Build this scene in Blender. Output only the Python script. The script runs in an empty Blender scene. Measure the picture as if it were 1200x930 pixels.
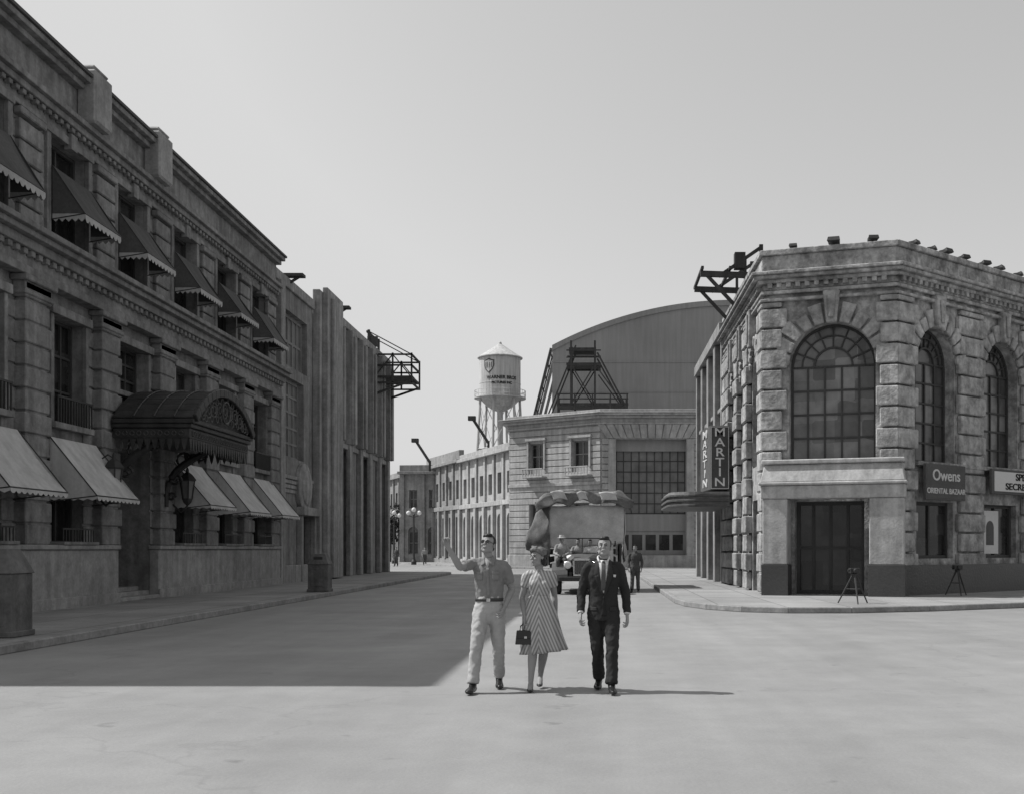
import bpy, math, random, bmesh
from mathutils import Vector, Matrix, noise
random.seed(7)
S=bpy.context.scene
V=Vector
# ------------------------------------------------------------------ materials
def mat(name,c,rough=.85,var=.2,scale=.6,bump=.25,fine=14,spec=.25,streak=0.0,metal=0,brick=None,stripe=None,bdist=.03,cells=0,road=False,weather=0):
    m=bpy.data.materials.new(name); m.use_nodes=True
    nt=m.node_tree; N=nt.nodes; L=nt.links
    b=N['Principled BSDF']; b.inputs['Roughness'].default_value=rough
    b.inputs['Specular IOR Level'].default_value=spec; b.inputs['Metallic'].default_value=metal
    tc=N.new('ShaderNodeTexCoord')
    def nz(sc,det=5,rg=.6,mscale=None):
        n=N.new('ShaderNodeTexNoise'); n.inputs['Scale'].default_value=sc; n.inputs['Detail'].default_value=det; n.inputs['Roughness'].default_value=rg
        if mscale:
            mp=N.new('ShaderNodeMapping'); mp.inputs['Scale'].default_value=mscale; L.new(tc.outputs['Object'],mp.inputs['Vector']); L.new(mp.outputs[0],n.inputs['Vector'])
        else: L.new(tc.outputs['Object'],n.inputs['Vector'])
        return n.outputs['Fac']
    def rng(src,a,b_,lo=.3,hi=.7):
        r=N.new('ShaderNodeMapRange'); r.inputs['From Min'].default_value=lo; r.inputs['From Max'].default_value=hi
        r.inputs['To Min'].default_value=a; r.inputs['To Max'].default_value=b_; L.new(src,r.inputs['Value']); return r.outputs[0]
    def mul(a,b_):
        q=N.new('ShaderNodeMath'); q.operation='MULTIPLY'
        for i,x in enumerate((a,b_)):
            if isinstance(x,(int,float)): q.inputs[i].default_value=x
            else: L.new(x,q.inputs[i])
        return q.outputs[0]
    n2=nz(fine,5,.5)
    f=mul(rng(nz(scale,6,.62),1-var,1+var),rng(n2,1-var*.5,1+var*.5))
    if streak>0: f=mul(f,rng(nz(1.3,4,.5,(3.0,3.0,.18)),1-streak,1+streak*.4))
    if weather:
        f=mul(f,rng(nz(2.6,9,.72),1-weather,1+weather*.45,.38,.6)); f=mul(f,rng(nz(.23,4,.6),1-weather*.6,1+weather*.4,.35,.65)); f=mul(f,rng(nz(2.0,5,.7,(1,1,.3)),1-weather*.9,1,.3,.42))
    v=mul(f,c)
    if road:
        v=mul(v,rng(nz(1,4,.6,(1.1,.07,1)),.9,1.06)); v=mul(v,rng(nz(.07,3,.5),.88,1.1)); v=mul(v,rng(nz(1.7,3,.6),.72,1.0,.25,.34)); v=mul(v,rng(nz(.5,8,.75),.94,1.04,.4,.6))
        d=N.new('ShaderNodeVectorMath'); d.operation='SCALE'; nn=N.new('ShaderNodeTexNoise'); nn.inputs['Scale'].default_value=.8; nn.inputs['Detail'].default_value=6; L.new(tc.outputs['Object'],nn.inputs['Vector']); L.new(nn.outputs['Color'],d.inputs[0]); d.inputs['Scale'].default_value=2.2
        ad=N.new('ShaderNodeVectorMath'); L.new(tc.outputs['Object'],ad.inputs[0]); L.new(d.outputs[0],ad.inputs[1])
        vo=N.new('ShaderNodeTexVoronoi'); vo.feature='DISTANCE_TO_EDGE'; vo.inputs['Scale'].default_value=.13; L.new(ad.outputs[0],vo.inputs['Vector'])
        v=mul(v,rng(vo.outputs['Distance'],.9,1,.0,.006))
        L.new(rng(nz(.4,5,.6),.5,.85),b.inputs['Roughness'])
    if cells:
        vo=N.new('ShaderNodeTexVoronoi'); vo.distance='CHEBYCHEV'; vo.inputs['Scale'].default_value=cells; vo.inputs['Randomness'].default_value=.25; L.new(tc.outputs['Object'],vo.inputs['Vector'])
        bwn=N.new('ShaderNodeRGBToBW'); L.new(vo.outputs['Color'],bwn.inputs[0]); v=mul(v,rng(bwn.outputs[0],.45,1.4,.2,.8))
    if brick:
        br=N.new('ShaderNodeTexBrick'); br.inputs['Scale'].default_value=1; br.offset=0
        br.inputs['Brick Width'].default_value=brick; br.inputs['Row Height'].default_value=brick
        br.inputs['Mortar Size'].default_value=.018; br.inputs['Color1'].default_value=(1,1,1,1); br.inputs['Color2'].default_value=(.84,.84,.84,1); br.inputs['Mortar'].default_value=(.45,.45,.45,1)
        L.new(tc.outputs['Object'],br.inputs['Vector']); v=mul(v,br.outputs['Color'])
    if stripe:
        dx,dz,sc,dark=stripe
        sp=N.new('ShaderNodeSeparateXYZ'); L.new(tc.outputs['Object'],sp.inputs[0])
        ab=N.new('ShaderNodeMath'); ab.operation='ABSOLUTE'; L.new(sp.outputs[0],ab.inputs[0])
        a=N.new('ShaderNodeMath'); a.operation='ADD'; L.new(mul(ab.outputs[0],dx*sc),a.inputs[0]); L.new(mul(sp.outputs[2],dz*sc),a.inputs[1])
        s=N.new('ShaderNodeMath'); s.operation='SINE'; L.new(a.outputs[0],s.inputs[0])
        v=mul(v,rng(s.outputs[0],dark,1.0,-.25,.25))
    L.new(v,b.inputs['Base Color'])
    if bump>0:
        bp=N.new('ShaderNodeBump'); bp.inputs['Strength'].default_value=bump; bp.inputs['Distance'].default_value=bdist
        L.new(n2,bp.inputs['Height']); L.new(bp.outputs[0],b.inputs['Normal'])
    return m
M={}
def mk(k,*a,**kw): M[k]=mat(k,*a,**kw)
mk('stone_left',.22,streak=.3,var=.2,weather=.28); mk('stone_left_dark',.13,streak=.3); mk('plinth_stone',.30,streak=.2,var=.2,weather=.2)
mk('stucco_deco',.22,streak=.35,var=.2,weather=.22); mk('stucco_fin',.29,streak=.35,weather=.2); mk('deco_door',.035,rough=.5)
mk('stone_corner',.34,streak=.3,var=.3,scale=1.3,bump=.6,fine=9,bdist=.05,weather=.35); mk('stone_corner_block',.37,streak=.25,var=.3,scale=1.6,bump=.7,fine=8,bdist=.05,weather=.35)
mk('portico_stucco',.44,streak=.25,var=.15,weather=.2); mk('dark_marble',.05,rough=.35,spec=.5)
mk('stone_center',.37,streak=.25,var=.18,weather=.15); mk('stone_far',.38,streak=.25,weather=.15); mk('stone_far_b',.27,streak=.25,weather=.2)
mk('stage_wall',.25,streak=.12,var=.1,scale=.15,bump=.1); mk('roof_tar',.08)
mk('glass_dark',.03,rough=.12,var=.5,scale=.9,bump=.08,fine=2,spec=.5,cells=1.3); mk('glass_light',.12,rough=.2,var=.35,scale=1.1,bump=.08,fine=2,spec=.5,cells=1.5); mk('glass_grey',.15,rough=.35,var=.3,scale=.6,bump=.05,fine=2,spec=.4)
mk('window_frame',.05,rough=.6); mk('window_frame_light',.2)
mk('iron',.03,rough=.55,spec=.4); mk('canopy_metal',.035,rough=.5,spec=.4,streak=.3,var=.4,scale=2)
mk('timber',.06,rough=.9,streak=.3); mk('timber_light',.16,rough=.9,streak=.3)
mk('awning_light',.46,var=.12,bump=.15,streak=.2); mk('awning_dark',.08,var=.25,bump=.15); mk('awning_trim',.36)
mk('asphalt_road',.25,var=.07,scale=.9,bump=.4,fine=30,bdist=.01,road=True,spec=.45); mk('ground_dirt',.22,var=.2,scale=.1)
mk('sidewalk_concrete',.29,var=.2,scale=.5,bump=.2,brick=1.6,bdist=.01); mk('kerb_stone',.24,var=.3,scale=1.5)
mk('white_paint',.7,var=.08); mk('sign_board',.09,var=.2); mk('sign_white',.55,var=.06); mk('sign_letter_light',.5,var=0.05,bump=0); mk('sign_letter_dark',.02,var=.05,bump=0)
mk('box_metal',.11,rough=.6,var=.3,scale=3,streak=.3); mk('tank_paint',.48,streak=.3,var=.12)
mk('canvas_light',.52,var=.2,scale=2.5,bump=.3,fine=30); mk('canvas_dark',.15,var=.4,scale=3,bump=.3,fine=30)
mk('truck_paint',.10,rough=.4,spec=.5,scale=3); mk('rubber',.025,rough=.8); mk('chrome',.5,rough=.2,metal=1)
mk('skin',.27,rough=.6,var=.07,scale=8,bump=.1,fine=90,bdist=.002); mk('lip',.13,rough=.5); mk('eye',.03,rough=.2); mk('hair',.018,rough=.5,scale=20,var=.4,bump=.6,fine=80,bdist=.006)
mk('shirt_grey',.2,var=.1,scale=6,bump=.4,fine=40,bdist=.004); mk('shirt_white',.6,var=.05); mk('khaki',.36,var=.1,scale=6,bump=.4,fine=35,bdist=.004)
mk('suit_dark',.026,var=.15,scale=8,bump=.4,fine=60,bdist=.003,rough=.9); mk('suit_lapel',.032,rough=.9); mk('tie',.09); mk('tie_dark',.02)
mk('shoe_black',.015,rough=.3,spec=.5); mk('belt',.05,rough=.4); mk('scarf',.14,var=.3,scale=18)
mk('dress',.46,var=.06,bump=.3,fine=40,bdist=.003,stripe=(1.0,.42,170,.5)); mk('bag_leather',.015,rough=.35,spec=.5)
mk('work_cloth',.07,var=.2,scale=6); mk('work_shirt',.28,var=.2,scale=6); mk('straw',.5)
mk('bark',.06); mk('foliage',.05,var=.4,scale=2); mk('scroll_metal',.08,rough=.5)
# ------------------------------------------------------------------ mesh helpers
def empty(name,loc=(0,0,0)):
    o=bpy.data.objects.new(name,None); o.location=loc; o.empty_display_size=.2; S.collection.objects.link(o); return o
def frame(ox,oy,dx,dy):
    l=math.hypot(dx,dy); dx/=l; dy/=l
    def T(u,w,z): return (ox+u*dx+w*dy, oy+u*dy-w*dx, z)
    T.o=(ox,oy); T.d=(dx,dy); T.n=(dy,-dx)
    return T
W=lambda x,y,z:(x,y,z)
BF=[(0,3,2,1),(4,5,6,7),(0,1,5,4),(1,2,6,5),(2,3,7,6),(3,0,4,7)]
class P:
    def __init__(s,name,m,parent,bevel=0,T=W,smooth=False):
        s.name=name;s.m=m;s.parent=parent;s.bevel=bevel;s.T=T;s.v=[];s.f=[];s.smooth=smooth
    def add(s,vs,fs,T=None):
        T=T or s.T; n=len(s.v); s.v+= [T(*p) for p in vs]; s.f+=[tuple(i+n for i in f) for f in fs]
    def box(s,a,b,c,d,e,f,T=None):
        s.add([(a,c,e),(b,c,e),(b,d,e),(a,d,e),(a,c,f),(b,c,f),(b,d,f),(a,d,f)],BF,T)
    def quad(s,p,T=None): s.add(p,[tuple(range(len(p)))],T)
    def puz(s,pts,w0,w1,T=None):
        n=len(pts); s.add([(u,w0,z) for u,z in pts]+[(u,w1,z) for u,z in pts],[tuple(range(n)),tuple(range(2*n-1,n-1,-1))]+[(i,(i+1)%n,n+(i+1)%n,n+i) for i in range(n)],T)
    def pxy(s,pts,z0,z1,T=None):
        n=len(pts); s.add([(x,y,z0) for x,y in pts]+[(x,y,z1) for x,y in pts],[tuple(range(n))[::-1],tuple(range(n,2*n))]+[(i,(i+1)%n,n+(i+1)%n,n+i) for i in range(n)],T)
    def bar(s,a,b,wd,w0,w1,T=None):
        dx,dz=b[0]-a[0],b[1]-a[1]; l=math.hypot(dx,dz) or 1; nx,nz=-dz/l*wd/2,dx/l*wd/2
        s.puz([(a[0]+nx,a[1]+nz),(b[0]+nx,b[1]+nz),(b[0]-nx,b[1]-nz),(a[0]-nx,a[1]-nz)],w0,w1,T)
    def tube(s,pts,rads,n=8,T=None,cap=True):
        pts=[V(p) for p in pts]; m=len(pts); vs=[]
        if isinstance(rads,(int,float)): rads=[rads]*m
        for i,p in enumerate(pts):
            t=(pts[min(i+1,m-1)]-pts[max(i-1,0)]).normalized()
            r=V((0,0,1)) if abs(t.z)<.9 else V((1,0,0))
            a=t.cross(r).normalized(); b=t.cross(a)
            for k in range(n):
                q=2*math.pi*k/n; vs.append(tuple(p+a*rads[i]*math.cos(q)+b*rads[i]*math.sin(q)))
        fs=[(i*n+k,i*n+(k+1)%n,(i+1)*n+(k+1)%n,(i+1)*n+k) for i in range(m-1) for k in range(n)]
        if cap: fs+= [tuple(range(n))[::-1],tuple(range((m-1)*n,m*n))]
        s.add(vs,fs,T)
    def lathe(s,cx,cy,prof,n=24,T=None):
        vs=[];m=len(prof)
        for r,z in prof:
            for k in range(n):
                q=2*math.pi*k/n; vs.append((cx+r*math.cos(q),cy+r*math.sin(q),z))
        s.add(vs,[(i*n+k,i*n+(k+1)%n,(i+1)*n+(k+1)%n,(i+1)*n+k) for i in range(m-1) for k in range(n)]+[tuple(range(n))[::-1],tuple(range((m-1)*n,m*n))],T)
    def beam(s,a,b,t):
        a=V(a);b=V(b);d=(b-a).normalized(); r=V((0,0,1)) if abs(d.z)<.95 else V((0,1,0))
        x=d.cross(r).normalized()*t/2; y=d.cross(x).normalized()*t/2
        s.add([tuple(q) for q in (a-x-y,a+x-y,a+x+y,a-x+y,b-x-y,b+x-y,b+x+y,b-x+y)],BF,W)
    def done(s):
        if not s.v: return None
        me=bpy.data.meshes.new(s.name); me.from_pydata(s.v,[],s.f); me.update()
        bm=bmesh.new(); bm.from_mesh(me); bmesh.ops.recalc_face_normals(bm,faces=bm.faces); bm.to_mesh(me); bm.free()
        me.materials.append(M[s.m]); o=bpy.data.objects.new(s.name,me); S.collection.objects.link(o); o.parent=s.parent
        if s.smooth:
            for p in me.polygons: p.use_smooth=True
        if s.bevel:
            b=o.modifiers.new('b','BEVEL'); b.width=s.bevel; b.segments=1; b.limit_method='ANGLE'
        return o
def op(u0,u1,z0,z1,arch=False,depth=None): return dict(u0=u0,u1=u1,z0=z0,z1=z1,arch=arch,depth=depth)
def arcpts(o,n=20):
    c=(o['u0']+o['u1'])/2; r=(o['u1']-o['u0'])/2; sp=o['z1']-r
    return [(c-r*math.cos(math.pi*i/n),sp+r*math.sin(math.pi*i/n)) for i in range(n+1)],c,r,sp
def wall(p,T,u0,u1,z0,z1,ops,depth=.35):
    us=sorted({u0,u1}|{x for o in ops for x in (o['u0'],o['u1']) if u0<x<u1}); zs=sorted({z0,z1}|{x for o in ops for x in (o['z0'],o['z1'])})
    for i in range(len(us)-1):
        for j in range(len(zs)-1):
            cu=(us[i]+us[i+1])/2; cz=(zs[j]+zs[j+1])/2
            if any(o['u0']<cu<o['u1'] and o['z0']<cz<o['z1'] for o in ops): continue
            p.quad([(us[i],0,zs[j]),(us[i+1],0,zs[j]),(us[i+1],0,zs[j+1]),(us[i],0,zs[j+1])],T)
    for o in ops:
        d=o['depth'] or depth; a,b,c,e=o['u0'],o['u1'],o['z0'],o['z1']
        if o['arch']:
            pts,cc,r,sp=arcpts(o)
            for i in range(len(pts)-1):
                (x0,y0),(x1,y1)=pts[i],pts[i+1]
                p.quad([(x0,0,y0),(x1,0,y1),(x1,0,e),(x0,0,e)] ,T)
                p.quad([(x0,0,y0),(x1,0,y1),(x1,-d,y1),(x0,-d,y0)],T)
            e=sp
        else: p.quad([(a,0,e),(b,0,e),(b,-d,e),(a,-d,e)],T)
        p.quad([(a,0,c),(a,0,e),(a,-d,e),(a,-d,c)],T); p.quad([(b,0,c),(b,0,e),(b,-d,e),(b,-d,c)],T)
        p.quad([(a,0,c),(b,0,c),(b,-d,c),(a,-d,c)],T)
def window(g,fr,T,o,cols,rows,wd=.05,depth=.35):
    d=-(o['depth'] or depth)+.02; a,b,c,e=o['u0'],o['u1'],o['z0'],o['z1']
    if o['arch']:
        pts,cc,r,sp=arcpts(o); g.quad([(a,d,c),(b,d,c)]+[(x,d,z) for x,z in pts[::-1]],T)
        for k,(R,t) in enumerate(((r-.04,.08),(r*.45,wd),(r*.74,wd*.7))):
            q=[(cc-R*math.cos(math.pi*i/16),sp+R*math.sin(math.pi*i/16)) for i in range(17)]
            for i in range(16): fr.bar(q[i],q[i+1],t,d+.002*k,d+.07+.003*k,T)
        for i in range(1,8):
            t=math.pi*i/8; fr.bar((cc-r*.45*math.cos(t),sp+r*.45*math.sin(t)),(cc-r*math.cos(t),sp+r*math.sin(t)),wd*.8,d,d+.06,T)
        top=sp
    else: g.quad([(a,d,c),(b,d,c),(b,d,e),(a,d,e)],T); top=e; fr.box(a,b,d,d+.07,e-wd*1.3,e,T)
    fr.box(a,b,d,d+.075,c,c+wd*1.3,T); fr.box(a,a+wd*1.3,d,d+.08,c,top,T); fr.box(b-wd*1.3,b,d,d+.08,c,top,T)
    for i in range(1,cols): x=a+(b-a)*i/cols; fr.box(x-wd/2,x+wd/2,d,d+.055,c,top,T)
    for j in range(1,rows+(1 if o['arch'] else 0)): z=c+(top-c)*j/rows; fr.box(a,b,d,d+.05,z-wd/2,z+wd/2,T)
def courses(p,T,u0,u1,z0,z1,h,gap,proj,ops):
    z=z0
    while z<z1-.05:
        zt=min(z+h,z1); iv=[(u0,u1)]
        for o in ops:
            if o['z0']<zt-gap and o['z1']>z:
                nv=[]
                for a,b in iv:
                    if o['u1']<=a or o['u0']>=b: nv.append((a,b)); continue
                    if o['u0']>a: nv.append((a,o['u0']-.003))
                    if o['u1']<b: nv.append((o['u1']+.003,b))
                iv=nv
        for a,b in iv:
            if b-a>.05: p.box(a,b,0,proj,z,zt-gap,T)
        z+=h
def miter(ch,off):
    out=[]
    for i,p in enumerate(ch):
        ns=[]
        for a,b in ((i-1,i),(i,i+1)):
            if a>=0 and b<len(ch):
                dx,dy=ch[b][0]-ch[a][0],ch[b][1]-ch[a][1]; l=math.hypot(dx,dy); ns.append(V((dy/l,-dx/l)))
        m=ns[0] if len(ns)==1 else (ns[0]+ns[1])/(1+ns[0].dot(ns[1]))
        out.append((p[0]+m.x*off,p[1]+m.y*off))
    return out
def band(p,ch,w0,w1,z0,z1):
    a=miter(ch,w0); b=miter(ch,w1)
    for i in range(len(ch)-1): p.pxy([b[i],b[i+1],a[i+1],a[i]],z0,z1,W)
def dentils(p,T,u0,u1,w0,w1,z0,z1,st):
    u=u0
    while u<u1-.1: p.box(u,u+st*.5,w0,w1,z0,z1,T); u+=st
def text(name,s,loc,xd,n,size,m,parent,squash=1):
    cu=bpy.data.curves.new(name,'FONT'); cu.body=s; cu.size=size; cu.extrude=.012; cu.align_x='CENTER'; cu.align_y='CENTER'; cu.materials.append(M[m]); cu.offset=size*.012
    o=bpy.data.objects.new(name,cu); S.collection.objects.link(o); o.parent=parent
    x=V(xd).normalized(); z=V(n).normalized(); y=z.cross(x)
    mm=Matrix((x*squash,y,z)).transposed().to_4x4(); mm.translation=V(loc); o.matrix_local=mm; return o

# ------------------------------------------------------------------ ground
def sheet(name,m,pts,z):
    p=P(name,m,None); p.quad([(x,y,z) for x,y in pts]); return p.done()
sheet('ground','ground_dirt',[(-1500,-1500),(1500,-1500),(1500,1500),(-1500,1500)],-.01)
sheet('road','asphalt_road',[(-70,-30),(70,-30),(70,175),(-70,175)],.0)
def kerbed(name,outline):
    r=empty(name); p=P('paving','sidewalk_concrete',r); p.pxy(outline,.0,.146); p.done(); return r
arc=[(-9.1-3+3*math.cos(t),69+3*math.sin(t)) for t in [math.pi/2*i/8 for i in range(9)]]
lo=[(-9.25,2)]+[(x-.15*math.cos(math.pi/2*i/8),y-.15*math.sin(math.pi/2*i/8)) for i,(x,y) in enumerate(arc)]
r=kerbed('sidewalk',lo+[(-40,71.85),(-40,2)])
k=P('kerb','kerb_stone',r,bevel=.02); band(k,([(-40,72)]+arc[::-1]+[(-9.1,2)])[::-1],-.16,0,-.005,.15); k.done()
ra=[(2.3,82),(2.3,60),(2.3,45),(2.3,33),(2.45,31.2),(2.9,29.6),(3.7,28.4),(4.8,27.85),(6.4,27.9),(8.6,28.7),(11.65,30.4),(17,34.6),(32,47)]
r=kerbed('sidewalk',miter(ra,-.16)+[(32,82)])
k=P('kerb','kerb_stone',r,bevel=.02); band(k,ra,-.16,0,-.005,.15); k.done()
r=kerbed('sidewalk',[(-26,150),(-30,138),(-9.5,91),(-.3,83.6),(10,83.6),(10,110),(-5,150)])

# ------------------------------------------------------------------ left stone building
TL=frame(-13.5,0,0,1)
B=empty('stone_office_building')
bnd=[18.26,22.23,26.2,30.17,34.14,38.11,42.08]; ctr=[16.6,20.25,24.2,28.2,32.0,36.1,40.1,44.06]
up=[];me_=[];gr=[]
for c in ctr:
    up.append(op(c-1,c+1,9.2,11.8))
    if abs(c-32)<.1:
        me_.append(op(c-1.1,c+1.1,6.05,7.4)); gr.append(op(30.6,33.4,.15,4.5,depth=1.2))
    else:
        me_.append(op(c-.85,c+.85,4.75,7.4)); gr.append(op(c-.85,c+.85,1.75,4.1))
ops=up+me_+gr
w=P('wall','stone_left',B); wall(w,TL,15.1,46.2,0,12.4,ops); w.done()
c=P('core','stone_left_dark',B); c.box(15.11,46.19,-12,-1.25,0,13.2,TL)
for a,b in ((15.11,30.5),(33.5,46.19)): c.box(a,b,-1.26,-.37,0,13.19,TL)
c.box(30.49,33.51,-1.26,-.37,4.6,13.18,TL); c.box(15.1,46.2,-.37,0,12.41,13.2,TL)
c.box(15.095,15.1,-.38,0,0,13,TL); c.done()
g=P('window_glass','glass_dark',B); fr=P('window_frames','window_frame',B)
for o in up: window(g,fr,TL,o,2,2,.07)
for o in me_: window(g,fr,TL,o,3,3,.06)
for o in gr:
    if not o['depth']: window(g,fr,TL,o,2,2,.06)
window(g,fr,TL,op(30.6,33.4,.5,4.5,depth=1.2),4,3,.1); g.done(); fr.done()
st=P('door_steps','plinth_stone',B,bevel=.02); st.box(30.62,33.38,-1.15,-.3,.14,.5,TL); st.box(30.62,33.38,-.3,.02,.14,.38,TL); st.box(30.62,33.38,.02,.34,.14,.26,TL); st.done()
pl=P('plinth','plinth_stone',B,bevel=.02)
for a,b in ((15.0,30.6),(33.4,46.2)):
    pl.box(a,b,.002,.3,.1,1.6,TL); pl.box(a-.05,b,.002,.38,1.602,1.72,TL); pl.box(a-.03,b,.302,.36,.1,.42,TL)
pl.done()
pi=P('pilasters','stone_left',B,bevel=.025)
for u in bnd+[15.75,45.55]:
    zz=1.72;i=0
    while zz<7.5:
        h=.52; a=.62 if i%2 else .56
        pi.box(u-a,u+a,0.003,.30+(.02 if i%2 else 0),zz,zz+h-.055,TL); zz+=h; i+=1
    pi.box(u-.5,u+.5,.0,.26,1.6,7.6,TL)
    pi.box(u-.68,u+.68,.001,.36,7.5,7.62,TL); pi.box(u-.6,u+.6,.001,.32,7.622,7.8,TL); pi.box(u-.74,u+.74,.001,.42,7.802,7.95,TL)
    for zz in [9.15+.5*i for i in range(5)]:
        pi.box(u-.55,u+.55,.003,.16,zz,zz+.45,TL)
    pi.box(u-.6,u+.6,.004,.22,11.68,11.85,TL)
pi.done()
wc=P('wall_rustication','stone_left',B,bevel=.015); courses(wc,TL,15.1,46.2,1.75,7.4,.52,.05,.05,ops); courses(wc,TL,15.1,46.2,9.15,11.6,.5,.05,.04,ops); wc.done()
tr=P('window_surrounds','stone_left',B,bevel=.01)
for o in up:
    a,b,z0,z1=o['u0'],o['u1'],o['z0'],o['z1']
    tr.box(a-.2,a-.002,.002,.12,z0,z1,TL); tr.box(b+.002,b+.2,.002,.12,z0,z1,TL); tr.box(a-.26,b+.26,.002,.15,z1+.002,z1+.2,TL); tr.box((a+b)/2-.16,(a+b)/2+.16,.01,.22,z1-.1,z1+.3,TL)
for o in me_:
    a,b,z0,z1=o['u0'],o['u1'],o['z0'],o['z1']
    tr.box(a-.15,a-.002,.002,.12,z0,z1,TL); tr.box(b+.002,b+.15,.002,.12,z0,z1,TL); tr.box(a-.22,b+.22,.002,.2,z1+.002,z1+.22,TL); tr.box(a-.2,b+.2,.002,.25,z0-.15,z0-.002,TL)
for o in gr:
    if not o['depth']: tr.box(o['u0']-.1,o['u1']+.1,.002,.42,1.722,1.8,TL)
tr.done()
en=P('entablature','stone_left',B,bevel=.015)
for a,b,d in ((7.952,8.15,.36),(8.152,8.5,.3),(8.502,8.72,.5),(8.722,8.86,.68),(8.862,9.0,.8)): en.box(15.0,46.25,.001,d,a,b,TL)
dentils(en,TL,15.1,46.2,.301,.44,8.36,8.5,.34)
for a,b,d in ((11.9,12.02,.14),(12.022,12.25,.1),(12.252,12.42,.3),(12.422,12.56,.42),(12.562,13.4,.12),(13.402,13.55,.34),(13.552,13.7,.5)): en.box(15.0,46.25,-.02,d,a,b,TL)
dentils(en,TL,15.1,46.2,.12,.26,12.13,12.24,.3)
en.done()
pr=P('parapet_piers','plinth_stone',B,bevel=.06)
for u in (29.0,33.2): pr.box(u-.5,u+.5,.1,.62,12.57,13.95,TL); pr.box(u-.4,u+.4,.12,.56,13.952,14.1,TL)
pr.done()
rf=P('roof_edge','roof_tar',B); rf.box(15.05,46.3,-12,.56,13.702,13.78,TL); rf.done()
ba=P('balcony_rails','iron',B)
for c in ctr:
    if abs(c-32)<.1: continue
    ba.box(c-.85,c+.85,.3,.34,2.1,2.14,TL)
    for i in range(12): u=c-.83+i*.15; ba.box(u,u+.03,.31,.33,1.8,2.1,TL)
    ba.box(c-.95,c+.95,.22,.26,5.35,5.4,TL)
    for i in range(14): u=c-.93+i*.14; ba.box(u,u+.035,.22,.25,4.75,5.35,TL)
ba.done()
def awning(parent,T,u0,u1,zt,wo,zb,val,m,mt,w_in=.15):
    p=P('awning_cloth',m,parent); n=10;vs=[]; s0=random.uniform(0,6)
    for j in range(6):
        for i in range(n+1):
            t=j/5; vs.append((u0+(u1-u0)*i/n, w_in+(wo-w_in)*t, zt+(zb-zt)*t-.07*math.sin(math.pi*t)*(1+.5*math.sin(i*1.9+s0))))
    p.add(vs,[(j*(n+1)+i,j*(n+1)+i+1,(j+1)*(n+1)+i+1,(j+1)*(n+1)+i) for j in range(5) for i in range(n)],T)
    for u in (u0,u1): p.quad([(u,w_in,zt),(u,wo,zb),(u,w_in,zb)],T)
    p.done()
    v=P('awning_valance',mt,parent); k=max(6,int((u1-u0)/.22))
    for i in range(k):
        a=u0+(u1-u0)*i/k; b=u0+(u1-u0)*(i+1)/k
        v.add([(a,wo+.005,zb),(b,wo+.005,zb),(b,wo+.01,zb-val*.6),((a+b)/2+.04,wo+.01,zb-val),((a+b)/2-.04,wo+.01,zb-val),(a,wo+.01,zb-val*.6)],[(0,1,2,3,4,5)],T)
    for u in (u0,u1):
        k2=5
        for i in range(k2):
            a=w_in+(wo-w_in)*i/k2; b=w_in+(wo-w_in)*(i+1)/k2
            v.add([(u,a,zb),(u,b,zb),(u,b,zb-val*.6),(u,(a+b)/2,zb-val),(u,a,zb-val*.6)],[(0,1,2,3,4)],T)
    v.done()
    r=P('awning_frame','iron',parent)
    for u in (u0,u1):
        r.tube([T(u,w_in-.1,zb-.15),T(u,wo,zb)],.015,6,W); r.tube([T(u,w_in,zt),T(u,wo,zb)],.015,6,W)
    r.tube([T(u0,wo,zb),T(u1,wo,zb)],.018,6,W); r.done()
for c in ctr:
    A=empty('window_awning'); d_=random.uniform(-.15,.12); awning(A,TL,c-1.02,c+1.02,11.0,.95,9.85+d_,.2,'awning_dark','awning_trim')
    if abs(c-32)>.1:
        A=empty('window_awning'); awning(A,TL,c-1.25,c+1.25,4.35,1.35,2.95+random.uniform(-.05,.05),.12,'awning_light','awning_light',w_in=.2)
# entrance canopy
C=empty('entrance_canopy'); cm=P('canopy_deck','canopy_metal',C,bevel=.02)
u0,u1=30.1,35.1; CU=(u0+u1)/2; HW=(u1-u0)/2
cm.box(u0,u1,.35,2.45,4.62,4.9,TL); cm.box(u0-.06,u1+.06,.35,2.52,4.902,5.02,TL); cm.box(u0-.1,u1+.1,.35,2.58,5.022,5.14,TL)
R=(HW**2+.98**2)/(2*.98); cz=5.14+.98-R; am=math.asin(HW/R)
def apt(t,R_=R): return (CU+R_*math.sin(t),cz+R_*math.cos(t))
ang=[-am+2*am*i/16 for i in range(17)]
for i in range(16):
    a,b=apt(ang[i]),apt(ang[i+1]); a2,b2=apt(ang[i],R+.07),apt(ang[i+1],R+.07); cm.puz([a,b,b2,a2],.35,2.55,TL)
    a3,b3=apt(ang[i],R+.14),apt(ang[i+1],R+.14); cm.puz([apt(ang[i],R-.1),apt(ang[i+1],R-.1),b3,a3],2.551,2.66,TL)
for w0 in (.9,1.45,2.0):
    for i in range(16): cm.puz([apt(ang[i],R+.071),apt(ang[i+1],R+.071),apt(ang[i+1],R+.11),apt(ang[i],R+.11)],w0,w0+.06,TL)
cm.done()
ty=P('tympanum_panel','canopy_metal',C); ty.quad([(x,2.4,z) for x,z in [apt(t) for t in ang]],TL); ty.done()
sc=P('scrollwork','scroll_metal',C)
def ring(p,T,cu,cz_,r,w,t=.02,n=14):
    p.tube([T(cu+r*math.cos(2*math.pi*i/n),w,cz_+r*math.sin(2*math.pi*i/n)) for i in range(n+1)],t,5,W)
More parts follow.
